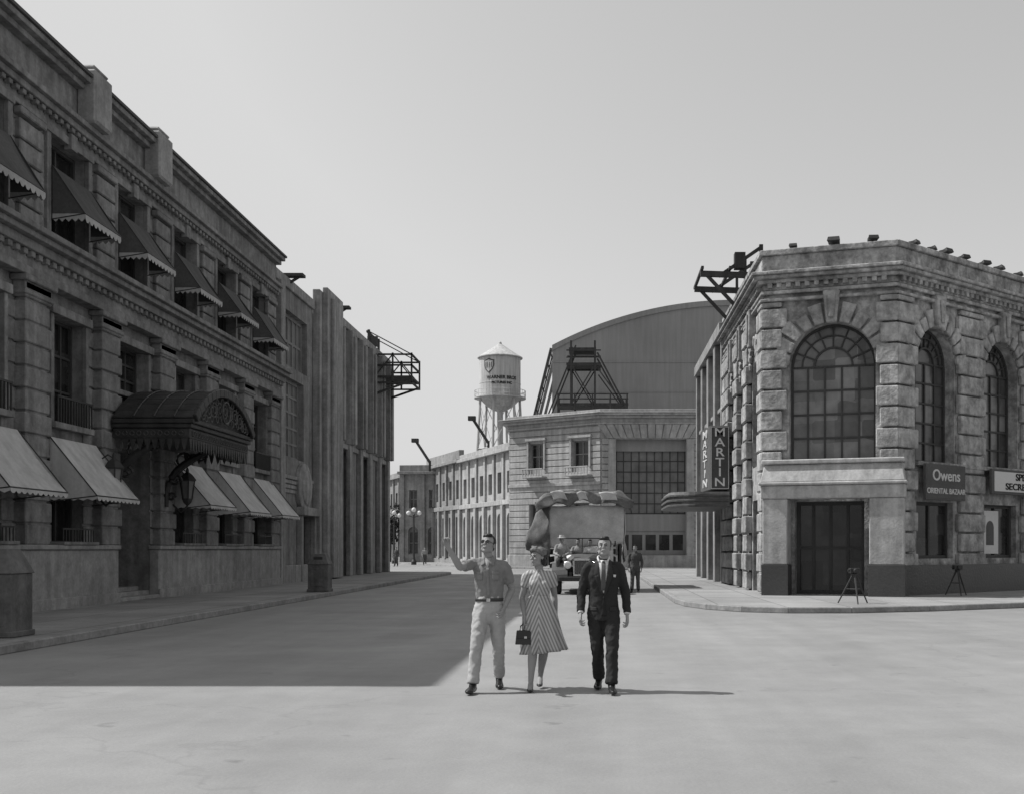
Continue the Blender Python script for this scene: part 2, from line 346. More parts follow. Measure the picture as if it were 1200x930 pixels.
for i in range(9):
    cu=CU-1.8+i*.45; top=cz+math.sqrt(R*R-(cu-CU)**2); h=(top-5.16)
    if h<.2: continue
    ring(sc,TL,cu,5.16+h*.5,min(.21,h*.4),2.55,.022); ring(sc,TL,cu,5.16+h*.5,min(.2,h*.4)*.5,2.56,.02)
    ring(sc,TL,cu+.22,5.16+h*.78,.09,2.56,.018); ring(sc,TL,cu+.22,5.16+h*.2,.09,2.56,.018)
ring(sc,TL,CU,5.6,.32,2.6,.03)
for i in range(24):
    u=u0+.15+i*.2; ring(sc,TL,u+.05,4.76,.07,2.48,.014,8)
for i in range(10):
    w0=.5+i*.19; x_,y_,_=TL(u0-.02,w0,0); sc.tube([(x_+.06*math.sin(q),y_,4.76+.06*math.cos(q)) for q in [2*math.pi*k/8 for k in range(9)]],.014,5,W)
sc.done()
fg=P('fringe','canopy_metal',C)
for i in range(25):
    u=u0+.2*i; fg.puz([(u,4.62),(u+.19,4.62),(u+.13,4.36),(u+.095,4.28),(u+.06,4.36)],2.42,2.44,TL)
for i in range(10):
    w0=.4+.2*i
    for u in (u0,u1): fg.add([(u,w0,4.62),(u,w0+.19,4.62),(u,w0+.13,4.36),(u,w0+.095,4.28),(u,w0+.06,4.36)],[(0,1,2,3,4)],TL)
for u in (30.35,33.9):
    pts=[TL(u,.33+1.5*(i/14)**1.8,2.9+1.75*(i/14)**.55) for i in range(15)]
    fg.tube(pts,[.07+.05*math.sin(math.pi*i/14) for i in range(15)],8,W)
    for (w0,z0,rr) in ((.85,4.3,.28),(.6,3.7,.2),(.5,3.2,.14),(1.4,4.4,.18)):
        fg.tube([TL(u,w0+rr*(1-.05*k)*math.cos(k*.5),z0+rr*(1-.05*k)*math.sin(k*.5)) for k in range(15)],.04,6,W)
fg.done()
for u in (29.25,34.5):
    Ln=empty('wall_lantern'); l=P('lantern_frame','iron',Ln)
    x,y,_=TL(u,.75,0)
    l.tube([TL(u,.3,3.0),TL(u,.55,2.75),TL(u,.75,2.95),TL(u,.75,3.1)],.03,6,W); l.tube([TL(u,.3,3.9),TL(u,.6,4.1),TL(u,.75,4.0)],.02,6,W)
    l.lathe(x,y,[(.02,2.95),(.12,3.05),(.16,3.15),(.16,3.18)],6); l.lathe(x,y,[(.26,3.72),(.28,3.76),(.16,3.92),(.05,4.0),(.05,4.08),(.01,4.16)],6)
    for k_ in range(6):
        q=math.pi/3*k_; l.tube([(x+.15*math.cos(q),y+.15*math.sin(q),3.15),(x+.23*math.cos(q),y+.23*math.sin(q),3.74)],.018,5)
    l.done(); l=P('lantern_glass','glass_grey',Ln); l.lathe(x,y,[(.13,3.17),(.2,3.72)],6); l.done()
def ubox(x,y,w,d,h):
    U=empty('trash_bin',(x,y,.15)); p=P('cabinet','box_metal',U,bevel=.02); p.box(-w/2,w/2,-d/2,d/2,0,h*.72)
    a=h*.72; p.add([(-w/2-.03,-d/2-.03,a),(w/2+.03,-d/2-.03,a),(w/2+.03,d/2+.03,a),(-w/2-.03,d/2+.03,a),(-w*.33,-d*.33,h),(w*.33,-d*.33,h),(w*.33,d*.33,h),(-w*.33,d*.33,h)],BF)
    p.box(-w/2-.03,w/2+.03,-d/2-.03,d/2+.03,0.002,.1); p.box(-w*.36,w*.36,-d/2-.012,-d/2+.01,.18,h*.62); p.done()
    p=P('flap','iron',U); p.box(-w*.22,w*.22,-d*.45,-d*.41,h*.8,h*.92); p.done()
ubox(-10.12,18.7,.85,.7,1.47); ubox(-9.5,38,.68,.6,1.3)

# ------------------------------------------------------------------ art deco building
D=empty('art_deco_building')
oa=[op(47.9,51.6,9.6,12.0),op(47.9,51.0,5.6,9.1),op(50.1,52.1,.15,3.1)]
ob=[]
w=P('wall','stucco_deco',D); wall(w,TL,46.22,52.6,0,13.2,oa)
for i in range(5):
    u=58.2+i*2.7; ob.append(op(u,u+1.1,7.6,9.9))
ob+= [op(57.4,60.9,.15,6.9,depth=.6),op(62.2,66.2,.15,6.9,depth=.6),op(67.5,70.4,.15,6.9,depth=.6)]
wall(w,TL,56.8,71.6,0,13.6,ob); w.done()
c=P('core','stucco_deco',D); c.box(46.23,52.6,-12,-.37,0,13.15,TL); c.box(52.6,71.6,-12,-.62,0,13.55,TL); c.quad([(71.6,0,0),(71.6,-12,0),(71.6,-12,13.6),(71.6,0,13.6)],TL); c.done()
g=P('window_glass','glass_grey',D); fr=P('window_frames','window_frame_light',D)
window(g,fr,TL,oa[0],5,2,.12); window(g,fr,TL,oa[1],4,5,.1)
for o in ob[:5]: window(g,fr,TL,o,1,3,.06)
g.done(); fr.done()
g=P('tall_doors','deco_door',D); fr=P('door_grilles','iron',D)
for o in ob[5:]+[oa[2]]: window(g,fr,TL,o,6,2,.08)
g.done(); fr.done()
fn=P('pylon_and_fins','stucco_fin',D,bevel=.03)
fn.box(52.6,56.8,.0,.35,0,13.9,TL); fn.box(53.1,56.3,.351,.6,.2,14.1,TL); fn.box(53.7,55.7,.601,.75,.2,13.7,TL)
for i in range(6):
    u=57.1+i*2.7-.3; fn.box(u,u+.7,.001,.4,7.2,13.3,TL); fn.box(u+.15,u+.55,.401,.52,7.2,13.0,TL); fn.box(u+.05,u+.65,.001,.25,.15,7.19,TL)
fn.box(56.8,71.7,.001,.15,13.35,13.75,TL); fn.box(46.22,52.6,.001,.12,12.9,13.35,TL); fn.box(46.22,52.6,.002,.2,.1,.9,TL)
fn.box(56.9,71.5,.001,.12,6.92,7.18,TL)
fn.box(46.4,47.0,.001,.3,.1,12.88,TL)
for j in range(4): fn.box(47.4,52.2,.001,.06+.03*j,4.05+.2*j,4.22+.2*j,TL)
fn.lathe(0,0,[(1.1,0),(1.1,.2),(.8,.25),(.8,.3),(.3,.38)],24,lambda x,y,z:TL(50.6+x,z,4.4+y))
fn.box(49.8,50.08,.001,.25,.15,3.4,TL); fn.box(52.12,52.4,.001,.25,.15,3.4,TL); fn.box(49.7,52.5,.001,.4,3.12,3.5,TL)
fn.done()
tb=P('roof_timber','timber',D)
for u,zz in ((48.2,13.45),(57.2,14.0)):
    tb.box(u,u+.5,-.4,.7,zz,zz+.12,TL); tb.beam(TL(u+.2,-.3,zz-.5),TL(u+.2,.5,zz),.1)
tb.done()
H=empty('lighting_platform'); p=P('platform_frame','timber',H)
x0,x1,y0,y1=-13.6,-11.3,67.5,70.5; zb_=12.0
p.box(x0,x1,y0,y1,zb_,zb_+.12)
for x in (x0,(x0+x1)/2,x1):
    for y in (y0,y1): p.beam((x,y,zb_-.3),(x,y,zb_+1.5),.1)
for z in (zb_+.75,zb_+1.4,zb_-.3):
    for y in (y0,y1): p.beam((x0-.1,y,z),(x1+.05,y,z),.1)
    for x in (x0,x1): p.beam((x,y0,z),(x,y1,z),.1)
for y in (y0,y1):
    p.beam((x0,y,zb_-1.0),(x1,y,zb_-.2),.12); p.beam((x0,y,zb_),((x0+x1)/2,y,zb_+1.4),.07); p.beam((x1,y,zb_),((x0+x1)/2,y,zb_+1.4),.07)
    p.beam((x0-.3,y,zb_-1),(x0-.3,y,zb_+2.9),.14); p.beam((x0-.3,y,zb_+2.8),(x1,y,zb_+1.4),.06)
p.beam((x0-.4,y0,zb_+2.8),(x0-.4,y1,zb_+2.8),.12); p.box(x0-.4,x0+.2,y0,y0+.3,zb_+1.9,zb_+2.5); p.done()

# ------------------------------------------------------------------ corner building (right)
Bp=(5.5,36.27); Ap=(9.4,35.0); dr=(.766,.643); Cp=(Ap[0]+16*dr[0],Ap[1]+16*dr[1])
TF=frame(*Bp,Ap[0]-Bp[0],Ap[1]-Bp[1]); TR=frame(*Ap,*dr); TS=frame(*Bp,0,-1); LF=math.hypot(Ap[0]-Bp[0],Ap[1]-Bp[1])
K=empty('corner_arcade_building')
chain=[(5.5,47.0),Bp,Ap,Cp]
of=[op(.78,3.5,4.45,8.87,True,.45),op(.95,3.15,.15,3.15,depth=.5)]
orr=[]
for i in range(4):
    c=2.19+4.04*i; orr.append(op(c-1.13,c+1.13,4.45,8.85,True,.45)); orr.append(op(c-1.05,c+1.05,1.3,3.15,depth=.3))
os_=[]
for i in range(3):
    c=-2.2-2.75*i; os_.append(op(c-.75,c+.75,4.45,8.6,True,.45)); os_.append(op(c-.7,c+.7,.15,3.3,depth=.4))
w=P('wall','stone_corner',K); wall(w,TF,0,LF,0,10.5,of); wall(w,TR,0,16,0,10.5,orr); wall(w,TS,-10.73,0,0,10.5,os_); w.done()
pin=miter(chain,-.52); c=P('core','stone_left_dark',K); c.pxy(pin+[(17,54),(5.9,47.0)],0,10.4); c.done()
c=P('roof','roof_tar',K); c.pxy(miter(chain,-.1)+[(17,54),(5.5,47.0)],10.52,10.8); c.done()
g=P('arch_window_glass','glass_light',K); fr=P('arch_window_frames','window_frame',K)
window(g,fr,TF,of[0],5,4,.06)
for o in orr[::2]: window(g,fr,TR,o,4,5,.06)
for o in os_[::2]: window(g,fr,TS,o,3,4,.06)
g.done(); fr.done()
g=P('shop_glass','glass_dark',K); fr=P('shop_frames','window_frame',K)
window(g,fr,TF,of[1],4,2,.09)
for o in orr[1::2]: window(g,fr,TR,o,2,1,.08)
for o in os_[1::2]: window(g,fr,TS,o,2,2,.08)
g.done(); fr.done()
bl=P('rusticated_blocks','stone_corner_block',K,bevel=.035)
def pt(T,u): x,y,_=T(u,0,0); return (x,y)
z=.2;i=0
while z<9.5:
    h=.66; zt=min(z+h-.06,9.6); l=i%2
    pj=.17+random.uniform(-.015,.015)
    band(bl,[pt(TF,LF-(.58 if l else .46)),Ap,pt(TR,.98 if l else .78)],.002,pj+.04,z,zt)
    band(bl,[pt(TS,-.95 if l else -.75),Bp,pt(TF,.72 if l else .55)],.002,pj,z,zt)
    for cc in (4.21,8.25,12.29):
        a=.82 if l else .7; bl.box(cc-a,cc+a,.003,pj,z,zt,TR)
    for cc in (-3.57,-6.32,-9.1,-10.3):
        a=.55 if l else .42; bl.box(cc-a,min(cc+a,0),.003,.22+.04*l,z,zt,TS)
    z+=h;i+=1
def vous(T,o,n=11,ro=.5,pj=.13):
    pts,cc,r,sp=arcpts(o)
    for k in range(n):
        a=math.pi*k/n+.025; b=math.pi*(k+1)/n-.025; R2=r+ro+(.16 if k%2==0 else 0)
        if k==n//2: continue
        bl.puz([(cc-r*math.cos(a),sp+r*math.sin(a)),(cc-R2*math.cos(a),sp+R2*math.sin(a)),(cc-R2*math.cos(b),sp+R2*math.sin(b)),(cc-r*math.cos(b),sp+r*math.sin(b))],.004,pj+.01*(k%3),T)
    bl.puz([(cc-.16,sp+r-.05),(cc-.27,9.85),(cc+.27,9.85),(cc+.16,sp+r-.05)],.005,pj+.16,T)
    bl.puz([(cc-.08,sp+r+.1),(cc-.14,9.7),(cc+.14,9.7),(cc+.08,sp+r+.1)],pj+.16,pj+.22,T)
vous(TF,of[0])
for o in orr[::2]: vous(TR,o,11,.42)
for o in os_[::2]: vous(TS,o,9,.35)
bl.done()
en=P('cornice','stone_corner',K,bevel=.02)
for a,b,d in ((9.62,9.72,.2),(9.86,9.98,.16),(10.0,10.2,.1),(10.202,10.32,.28),(10.322,10.44,.42),(10.442,10.55,.5),(10.552,11.12,.12),(11.122,11.3,.22)): band(en,chain,-.15 if a>10.5 else .0015,d,a,b)
band(en,[pt(TR,.99),pt(TR,16)],.002,.2,4.3,4.44)
en.done()
dn=P('cornice_dentils','stone_corner',K)
dentils(dn,TF,.1,LF-.1,.1,.24,10.06,10.2,.3); dentils(dn,TR,.1,16,.1,.24,10.06,10.2,.3); dentils(dn,TS,-10.6,-.1,.1,.24,10.06,10.2,.3); dn.done()
bs=P('marble_base','dark_marble',K,bevel=.01); band(bs,[pt(TR,.0),pt(TR,16)],.003,.3,.12,1.1)
for a,b in ((.08,.86),(3.38,4.42)): bs.box(a-.03,b+.03,.25,1.12,.13,1.12,TF)
bs.done()
po=P('portico','portico_stucco',K,bevel=.03)
for a,b in ((.08,.86),(3.38,4.42)): po.box(a,b,.25,1.08,1.122,3.2,TF)
po.box(.02,4.46,.25,1.12,3.202,3.62,TF); po.box(-.04,4.52,.25,1.2,3.622,3.72,TF)
po.add([(0.0,.25,3.722),(4.46,.25,3.722),(4.46,1.1,3.722),(0,1.1,3.722),(.1,.25,4.3),(4.36,.25,4.3),(4.36,.86,4.3),(.1,.86,4.3)],BF,TF)
po.box(.02,4.44,.25,.98,4.302,4.44,TF)
po.done()
sg=empty('shop_sign'); p=P('board','sign_board',sg,bevel=.01); p.box(1.12,3.3,.32,.42,3.25,4.3,TR); p.box(1.07,3.35,.3,.41,3.2,4.35,TR); p.done()
nR=(TR.n[0],TR.n[1],0)
text('lettering_script','Owens',TR(2.2,.43,3.98),(*dr,0),nR,.5,'sign_letter_light',sg,1.1); text('lettering','ORIENTAL BAZAAR',TR(2.2,.43,3.48),(*dr,0),nR,.25,'sign_letter_light',sg)
sg=empty('shop_sign'); p=P('board','sign_board',sg,bevel=.01); p.box(5.0,11.2,.3,.4,3.5,4.36,TR); p.done(); p=P('panel','sign_white',sg); p.box(5.15,11.05,.4,.42,3.6,4.28,TR); p.done()
text('lettering','SPEEDY SERVICE',TR(8.1,.43,4.11),(*dr,0),nR,.34,'sign_letter_dark',sg,1.3); text('lettering_lower','SECRETARY & TYPIST',TR(8.1,.43,3.77),(*dr,0),nR,.32,'sign_letter_dark',sg,1.5)
ps=empty('window_poster'); p=P('poster_sheet','sign_white',ps); p.box(5.3,6.4,-.2,-.18,1.45,2.95,TR); p.done(); p=P('poster_print','sign_board',ps)
o=op(5.6,6.1,1.75,2.6,True); pts,_,_,_=arcpts(o); p.quad([(5.6,-.175,1.75),(6.1,-.175,1.75)]+[(x,-.175,zz) for x,zz in pts[::-1]],TR); p.done()
def flood(x,y,z,a=0,s=1):
    F=empty('roof_floodlight',(x,y,z)); F.rotation_euler=(0,0,a); F.scale=(s,s,s)
    p=P('lamp_housing','iron',F,bevel=.02); p.box(-.2,.2,-.28,.12,.1,.24); p.add([(-.2,-.28,.1),(.2,-.28,.1),(.16,.12,.2),(-.16,.12,.2),(-.24,-.34,.14),(.24,-.34,.14),(.2,-.28,.3),(-.2,-.28,.3)],BF)
    p.box(-.02,.02,0,.05,0,.12); p.box(-.1,.1,-.08,.12,0,.03); p.done()
for u,s_ in ((.9,.6),(2.2,.9),(3.4,.75)): flood(*TF(u,-.05,11.3),-.3+random.uniform(-.3,.3),s_)
for u in (1,2.0,2.8,3.9,5.2,6.1,7.4,8.6): flood(*TR(u,-.05,11.3),.7+random.uniform(-.4,.4),random.uniform(.6,.85))
BR=empty('roof_scaffold_bracket'); p=P('beams','timber',BR)
for y in (42.0,44.5):
    p.beam((3.9,y,12.0),(7,y,11.9),.2); p.beam((4.1,y,12.0),(5.4,y,10.6),.12); p.beam((4.6,y,11.9),(6.2,y,13.0),.12); p.beam((6.2,y,11.3),(6.2,y,13.1),.14); p.beam((5.6,y,11.3),(5.6,y,12.6),.1)
for x in (3.95,5.0,6.2): p.beam((x,41.6,12.15),(x,45,12.15),.1)
p.box(5.2,5.6,41.9,42.3,12.2,12.8); p.done()

# theatre building
TH=empty('theatre_building'); TT=frame(5.5,59,0,-1)
ot=[]
for i in range(4):
    c=1.5+3*i; ot+= [op(c-.6,c+.6,5,7.2),op(c-.6,c+.6,8.2,9.9),op(c-1,c+1,.15,3.2)]
w=P('wall','stucco_fin',TH); wall(w,TT,0,11.98,0,11,ot); w.done(); c=P('core','stucco_fin',TH); c.box(0,11.97,-9,-.37,0,10.98,TT); c.done()
g=P('window_glass','glass_dark',TH); fr=P('window_frames','window_frame',TH)
for o in ot: window(g,fr,TT,o,2,3)
g.done(); fr.done(); e=P('trim','stucco_fin',TH,bevel=.02); e.box(0,11.95,-.1,.35,10.7,11.2,TT); e.box(0,11.95,.001,.2,4.2,4.5,TT); e.box(0,11.95,.001,.12,7.6,7.8,TT)
for i in range(5): e.box(max(0,3*i-.35),min(11.95,3*i+.35),.001,.25,.15,10.69,TT)
e.done()
mq=empty('theatre_marquee'); p=P('marquee_bands','box_metal',mq,bevel=.015); p2=P('marquee_light_bands','stucco_fin',mq)
for j in range(6):
    d=(.0 if j%2 else .1); pts=[(5.22,43.8-d),(4.1,43.8-d)]
    for i in range(9): t=math.pi/2*i/8; pts.append((4.1-(1.2+d)*math.sin(t),45.0-(1.2+d)*math.cos(t)))
    for i in range(9): t=math.pi/2*i/8; pts.append((4.1-(1.2+d)*math.cos(t),48.5+(1.2+d)*math.sin(t)))
    pts.append((5.22,49.7+d)); (p if j%2==0 else p2).pxy(pts[::-1],3.28+.1*j,3.28+.1*(j+1)-.003)
p.done(); p2.done()
tsn=empty('theatre_sign'); p=P('sign_box','sign_board',tsn,bevel=.02); p.pxy([(5.24,44.0),(4.48,44.0),(4.3,46.2),(5.24,46.2)][::-1],3.95,6.5)
p.box(5.2,5.5,45,45.1,4.4,4.5); p.box(5.2,5.5,45,45.1,6.1,6.2); p.done(); p=P('sign_border','sign_white',tsn)
for a,b,c_,d_ in ((4.5,5.22,6.43,6.46),(4.5,5.22,3.99,4.02),(4.5,4.53,4.02,6.43),(5.19,5.22,4.02,6.43)): p.box(a,b,43.975,43.99,c_,d_)
p.done()
for i,chh in enumerate('MARTIN'):
    text('letter',chh,(4.86,43.985,6.22-.395*i),(1,0,0),(0,-1,0),.47,'white_paint',tsn,1.25)
    d=V((4.48-4.3,44.0-46.2,0)).normalized(); n=V((d.y,-d.x,0))
    text('letter',chh,(4.39-.015,45.1,6.22-.395*i),d,n,.46,'sign_letter_light',tsn,3.0)

# ------------------------------------------------------------------ centre building
CB=empty('municipal_building'); c1=(-7.25,91.5); c2=(.3,86.0); c3=(14,86.0)
T1=frame(*c1,c2[0]-c1[0],c2[1]-c1[1]); L1=math.hypot(c2[0]-c1[0],c2[1]-c1[1]); T2=frame(*c2,1,0)
def u_at(px):
    k=(px-700)/1300; return (k*c1[1]-c1[0])/(T1.d[0]-k*T1.d[1])
o1=[]
for a,b in ((621,638),(671,691)):
    o1+=[op(u_at(a),u_at(b),8.0,10.1),op(u_at(a),u_at(b),2.0,5.2)]
o2=[op(1.15,6.6,.15,10.1,depth=.9),op(9.5,11,7.5,10)]
w=P('wall','stone_center',CB); wall(w,T1,0,L1,0,11.6,o1); wall(w,T2,0,13.7,0,11.6,o2); w.done()
cs=P('rusticated_courses','stone_center',CB,bevel=.02); courses(cs,T1,.02,L1-.02,.2,11.2,.5,.07,.09,o1); courses(cs,T2,.05,13.7,.2,10.2,.5,.07,.09,o2+[op(.6,7.1,0,10.5)]); cs.done()
vv=P('flat_arch','stone_center',CB,bevel=.02)
for i in range(13):
    a=-.1+.62*i; m_=3.87; vv.puz([(m_+(a-m_)*.86,10.15),(m_+(a+.57-m_)*.86,10.15),(a+.57+(a-m_)*.05,11.25),(a+(a-m_)*.05,11.25)],.003,.1 if i!=6 else .22,T2)
vv.box(.55,1.13,.003,.14,.15,10.1,T2); vv.box(6.62,7.2,.003,.14,.15,10.1,T2); vv.done()
cc=miter([c1,c2,c3],-.95); c=P('core','stone_center',CB); c.pxy(cc+[(14,104),(-5.5,104),(-7.2,92.7)],0,11.5); c.quad([(*c1,0),(-6.2,104,0),(-6.2,104,11.6),(*c1,11.6)]); c.done()
e=P('cornice','stone_center',CB,bevel=.02)
chn=[(-6.2,104),c1,c2,c3]
for a,b,d in ((11.25,11.4,.18),(11.402,11.7,.12),(11.702,11.9,.5),(11.902,12.05,.75),(12.052,12.12,.85),(12.122,12.4,.2)): band(e,chn,-1.2,d,a,b)
band(e,chn,.002,.16,.1,1.1); band(e,[c1,c2],.002,.2,6.6,6.85)
for a,b in ((621,638),(671,691)):
    ua,ub=u_at(a),u_at(b); e.box(ua-.3,ub+.3,.1,.7,7.3,7.42,T1); e.box(ua-.3,ub+.3,.6,.7,7.95,8.05,T1); n=7
    for i in range(n+1): x=ua-.28+(ub-ua+.46)*i/n; e.box(x,x+.1,.62,.68,7.42,7.95,T1)
    e.box(ua-.2,ua-.01,.09,.2,8,10.3,T1); e.box(ub+.01,ub+.2,.09,.2,8,10.3,T1); e.box(ua-.3,ub+.3,.09,.3,10.3,10.5,T1)
e.done()
g=P('window_glass','glass_dark',CB); fr=P('window_frames','window_frame_light',CB)
for o in o1: window(g,fr,T1,o,2,2,.08)
window(g,fr,T2,o2[1],2,2,.08); g.done(); fr.done()
g=P('hall_window_glass','glass_grey',CB); fr=P('hall_window_grid','window_frame',CB)  # pane reflections are put into the glass's paler grey base colour
window(g,fr,T2,op(1.15,6.6,4.3,10.1,depth=.9),9,7,.07); g.done(); fr.done()
g=P('stage_doors','stage_wall',CB)
g.box(1.15,6.6,-.85,-.6,3.0,4.3,T2); g.box(1.15,6.6,-.85,-.7,.1,3.0,T2)
g.box(1.15,6.6,-.85,-.55,9.2,10.1,T2)
g.done(); g=P('door_windows','glass_dark',CB)
for i in range(5): g.box(1.35+1.06*i,2.15+1.06*i,-.7,-.68,1.5,2.7,T2)
g.done()
SC=empty('rooftop_scaffold'); p=P('scaffold_beams','timber',SC); y0=93
p.box(-3.4,2.6,y0,y0+3,13.6,13.8)
for y in (y0,y0+3):
    for x in (-3.3,-1.9,-.4,1.1,2.5):
        p.beam((x,y,11.5),(x,y,14.6),.12)
    p.beam((-3.4,y,14.55),(2.6,y,14.55),.1); p.beam((-3.4,y,14.15),(2.6,y,14.15),.08)
    for x in (-2.2,-.2): p.beam((x,y,13.6),(x,y,19.0),.16)
    p.beam((-4.6,y,11.6),(-1.8,y,18.6),.12); p.beam((-5.6,y,11.6),(-3.9,y,18.2),.12); p.beam((0,y,18),(3.4,y,11.6),.14); p.beam((.1,y,16.6),(2.2,y,13.7),.1)
    p.beam((-2.6,y,17.0),(.3,y,17.0),.14); p.beam((-2.6,y,18.2),(.3,y,18.2),.1); p.beam((-2.6,y,17.6),(.3,y,17.6),.08); p.beam((-2.2,y,13.7),(-.2,y,17),.1); p.beam((-.2,y,13.7),(-2.2,y,17),.1)
for i in range(7): p.beam((-3.9-.24*i,y0+.2,18-.95*i),(-3.9-.24*i,y0+2.8,18-.95*i),.1)
p.box(-2.6,.3,y0,y0+3,17.05,17.15); p.box(-2.4,-.1,y0+1,y0+3,18.3,18.6); p.done()

# sound stage
SS=empty('sound_stage'); cx,hw=14.0,18.6; zs,zp=22.0,26.6; Rr=(hw*hw+(zp-zs)**2)/(2*(zp-zs)); cz2=zp-Rr; a0=math.asin(hw/Rr)
prof=[(cx+Rr*math.sin(-a0+2*a0*i/40),cz2+Rr*math.cos(-a0+2*a0*i/40)) for i in range(41)]
p=P('hall_walls','stage_wall',SS); y0=113
p.add([(cx-hw,y0,0),(cx+hw,y0,0)]+[(x,y0,z) for x,z in prof[::-1]],[tuple(range(43))]); p.box(cx-hw,cx-hw+.3,y0+.01,y0+60,0,zs); p.box(cx+hw-.3,cx+hw,y0+.01,y0+60,0,zs); p.done()
p=P('curved_roof','roof_tar',SS); p2=P('roof_trim','stage_wall',SS)
for i in range(40):
    (x0,z0),(x1,z1)=prof[i],prof[i+1]; p.add([(x0,y0+.35,z0),(x1,y0+.35,z1),(x1,y0+60,z1),(x0,y0+60,z0),(x0,y0+.35,z0+.2),(x1,y0+.35,z1+.2),(x1,y0+60,z1+.2),(x0,y0+60,z0+.2)],BF)
    p2.add([(x0,y0-.15,z0-.3),(x1,y0-.15,z1-.3),(x1,y0+.34,z1-.3),(x0,y0+.34,z0-.3),(x0,y0-.15,z0+.25),(x1,y0-.15,z1+.25),(x1,y0+.34,z1+.25),(x0,y0+.34,z0+.25)],BF)
p.done(); p2.done()
p=P('wall_seams','stage_wall',SS)
for z in (14.5,17.5,20.5): p.box(cx-hw+.1,cx+hw-.1,y0-.06,y0-.002,z,z+.12)
p.done()
p=P('buttress_frame','timber_light',SS)
for y in (113.3,120,127): p.beam((cx-hw-2.6,y,12),(cx-hw-.1,y,22),.3)
p.done()

# ------------------------------------------------------------------ far street row
TFR=frame(-24.3,136,.395,-.92)
def rowb(name,u0,u1,Hh,m,n,arch=False,parap=0):
    b=empty(name); ops=[]; st=(u1-u0)/n
    for i in range(n):
        c=u0+st*(i+.5); ops.append(op(c-st*.2,c+st*.2,Hh*.62,Hh*.8)); ops.append(op(c-st*.24,c+st*.24,.8,Hh*.45,arch))
    w=P('wall',m,b); wall(w,TFR,u0,u1,0,Hh,ops); w.done(); c=P('core',m,b); c.box(u0+.01,u1-.01,-8,-.37,0,Hh-.02,TFR)
    c.quad([(u1,0,0),(u1,-8,0),(u1,-8,Hh),(u1,0,Hh)],TFR); c.quad([(u0,0,0),(u0,-8,0),(u0,-8,Hh),(u0,0,Hh)],TFR); c.done()
    g=P('window_glass','glass_dark',b); f=P('window_frames','window_frame_light',b)
    for o in ops: window(g,f,TFR,o,2,2,.08)
    g.done(); f.done()
    e=P('cornice_and_piers',m,b,bevel=.02); e.box(u0,u1,-.1,.5,Hh-.45,Hh-.15,TFR); e.box(u0,u1,-.3,.2,Hh-.148,Hh+.3+parap,TFR); e.box(u0,u1,.001,.25,Hh*.52,Hh*.56,TFR); e.box(u0,u1,.001,.2,0,.6,TFR)
    for i in range(n+1): a=u0+st*i; e.box(max(u0,a-.3),min(u1,a+.3),.001,.3,.61,Hh*.515,TFR); e.box(max(u0,a-.25),min(u1,a+.25),.001,.18,Hh*.57,Hh-.46,TFR)
    e.done(); return b
rowb('row_building',-14,3,10.6,'stone_far_b',6,True); rowb('row_building',3.02,14,10.0,'stone_far',4,True); rowb('row_building',14.02,27,10.7,'stone_far_b',5,False,.5); rowb('row_building',27.02,43.3,10.6,'stone_far',6,True)
AN=empty('corner_annex'); TA=frame(-21.5,121,1,-.12)
oA=[op(1.0,1.9,6,8),op(3.2,4.1,6,8),op(.9,2,1,4,True),op(3.1,4.2,1,4,True)]
w=P('wall','stone_far_b',AN); wall(w,TA,0,5.2,0,10.3,oA); w.done(); c=P('core','stone_far_b',AN); c.box(0.01,5.19,-5,-.37,0,10.2,TA); c.done()
g=P('window_glass','glass_dark',AN); f=P('window_frames','window_frame_light',AN)
for o in oA: window(g,f,TA,o,2,2,.08)
g.done(); f.done(); e=P('cornice','stone_far_b',AN,bevel=.02); e.box(-.2,5.3,-.1,.5,9.7,10,TA); e.box(-.05,5.25,-5,.1,10.002,10.7,TA)
for u in (0,2.3,4.7): e.box(u,u+.5,.001,.25,0,9.69,TA)
e.done()
for x,y,z in ((-17.5,116,10.6),(-10.2,104,11.5)):
    q=empty('roof_light_arm'); p=P('arm','timber',q); p.beam((x,y,z),(x-1.5,y,z+2.3),.26); p.beam((x,y,z-.9),(x,y,z+.2),.2); p.box(x-1.9,x-1.2,y-.3,y+.3,z+2.1,z+2.5); p.done()

# ------------------------------------------------------------------ water tower
WT=empty('water_tower',(-13.15,150,0)); p=P('tank','tank_paint',WT); z0,z1=22.0,27.2
p.lathe(0,0,[(.45,z0-1.9),(.9,z0-1.75),(1.8,z0-1.2),(2.5,z0-.5),(2.75,z0-.2),(2.78,z0),(2.78,z0+1.7),(2.81,z0+1.72),(2.81,z0+1.8),(2.78,z0+1.82),(2.78,z1)],40); p.lathe(0,0,[(3.05,z1),(3.05,z1+.12),(1.5,z1+1.1),(.25,z1+1.95),(.2,z1+2.2),(.02,z1+2.35)],40); p.done()
p=P('walkway_and_legs','tank_paint',WT); p.lathe(0,0,[(2.7,z0-.2),(3.5,z0-.2),(3.5,z0-.08),(2.7,z0-.08)],32)
for zz in (.35,.9): p.tube([(3.45*math.cos(q),3.45*math.sin(q),z0-.08+zz) for q in [2*math.pi*k/28 for k in range(29)]],.04,5)
for k_ in range(28): q=2*math.pi*k_/28; p.tube([(3.45*math.cos(q),3.45*math.sin(q),z0-.1),(3.45*math.cos(q),3.45*math.sin(q),z0+.85)],.025,4)
L6=[]
for k_ in range(6):
    q=math.pi/3*k_+.3; p.tube([(2.7*math.cos(q),2.7*math.sin(q),z0),(3.9*math.cos(q),3.9*math.sin(q),0)],.17,8); L6.append(q)
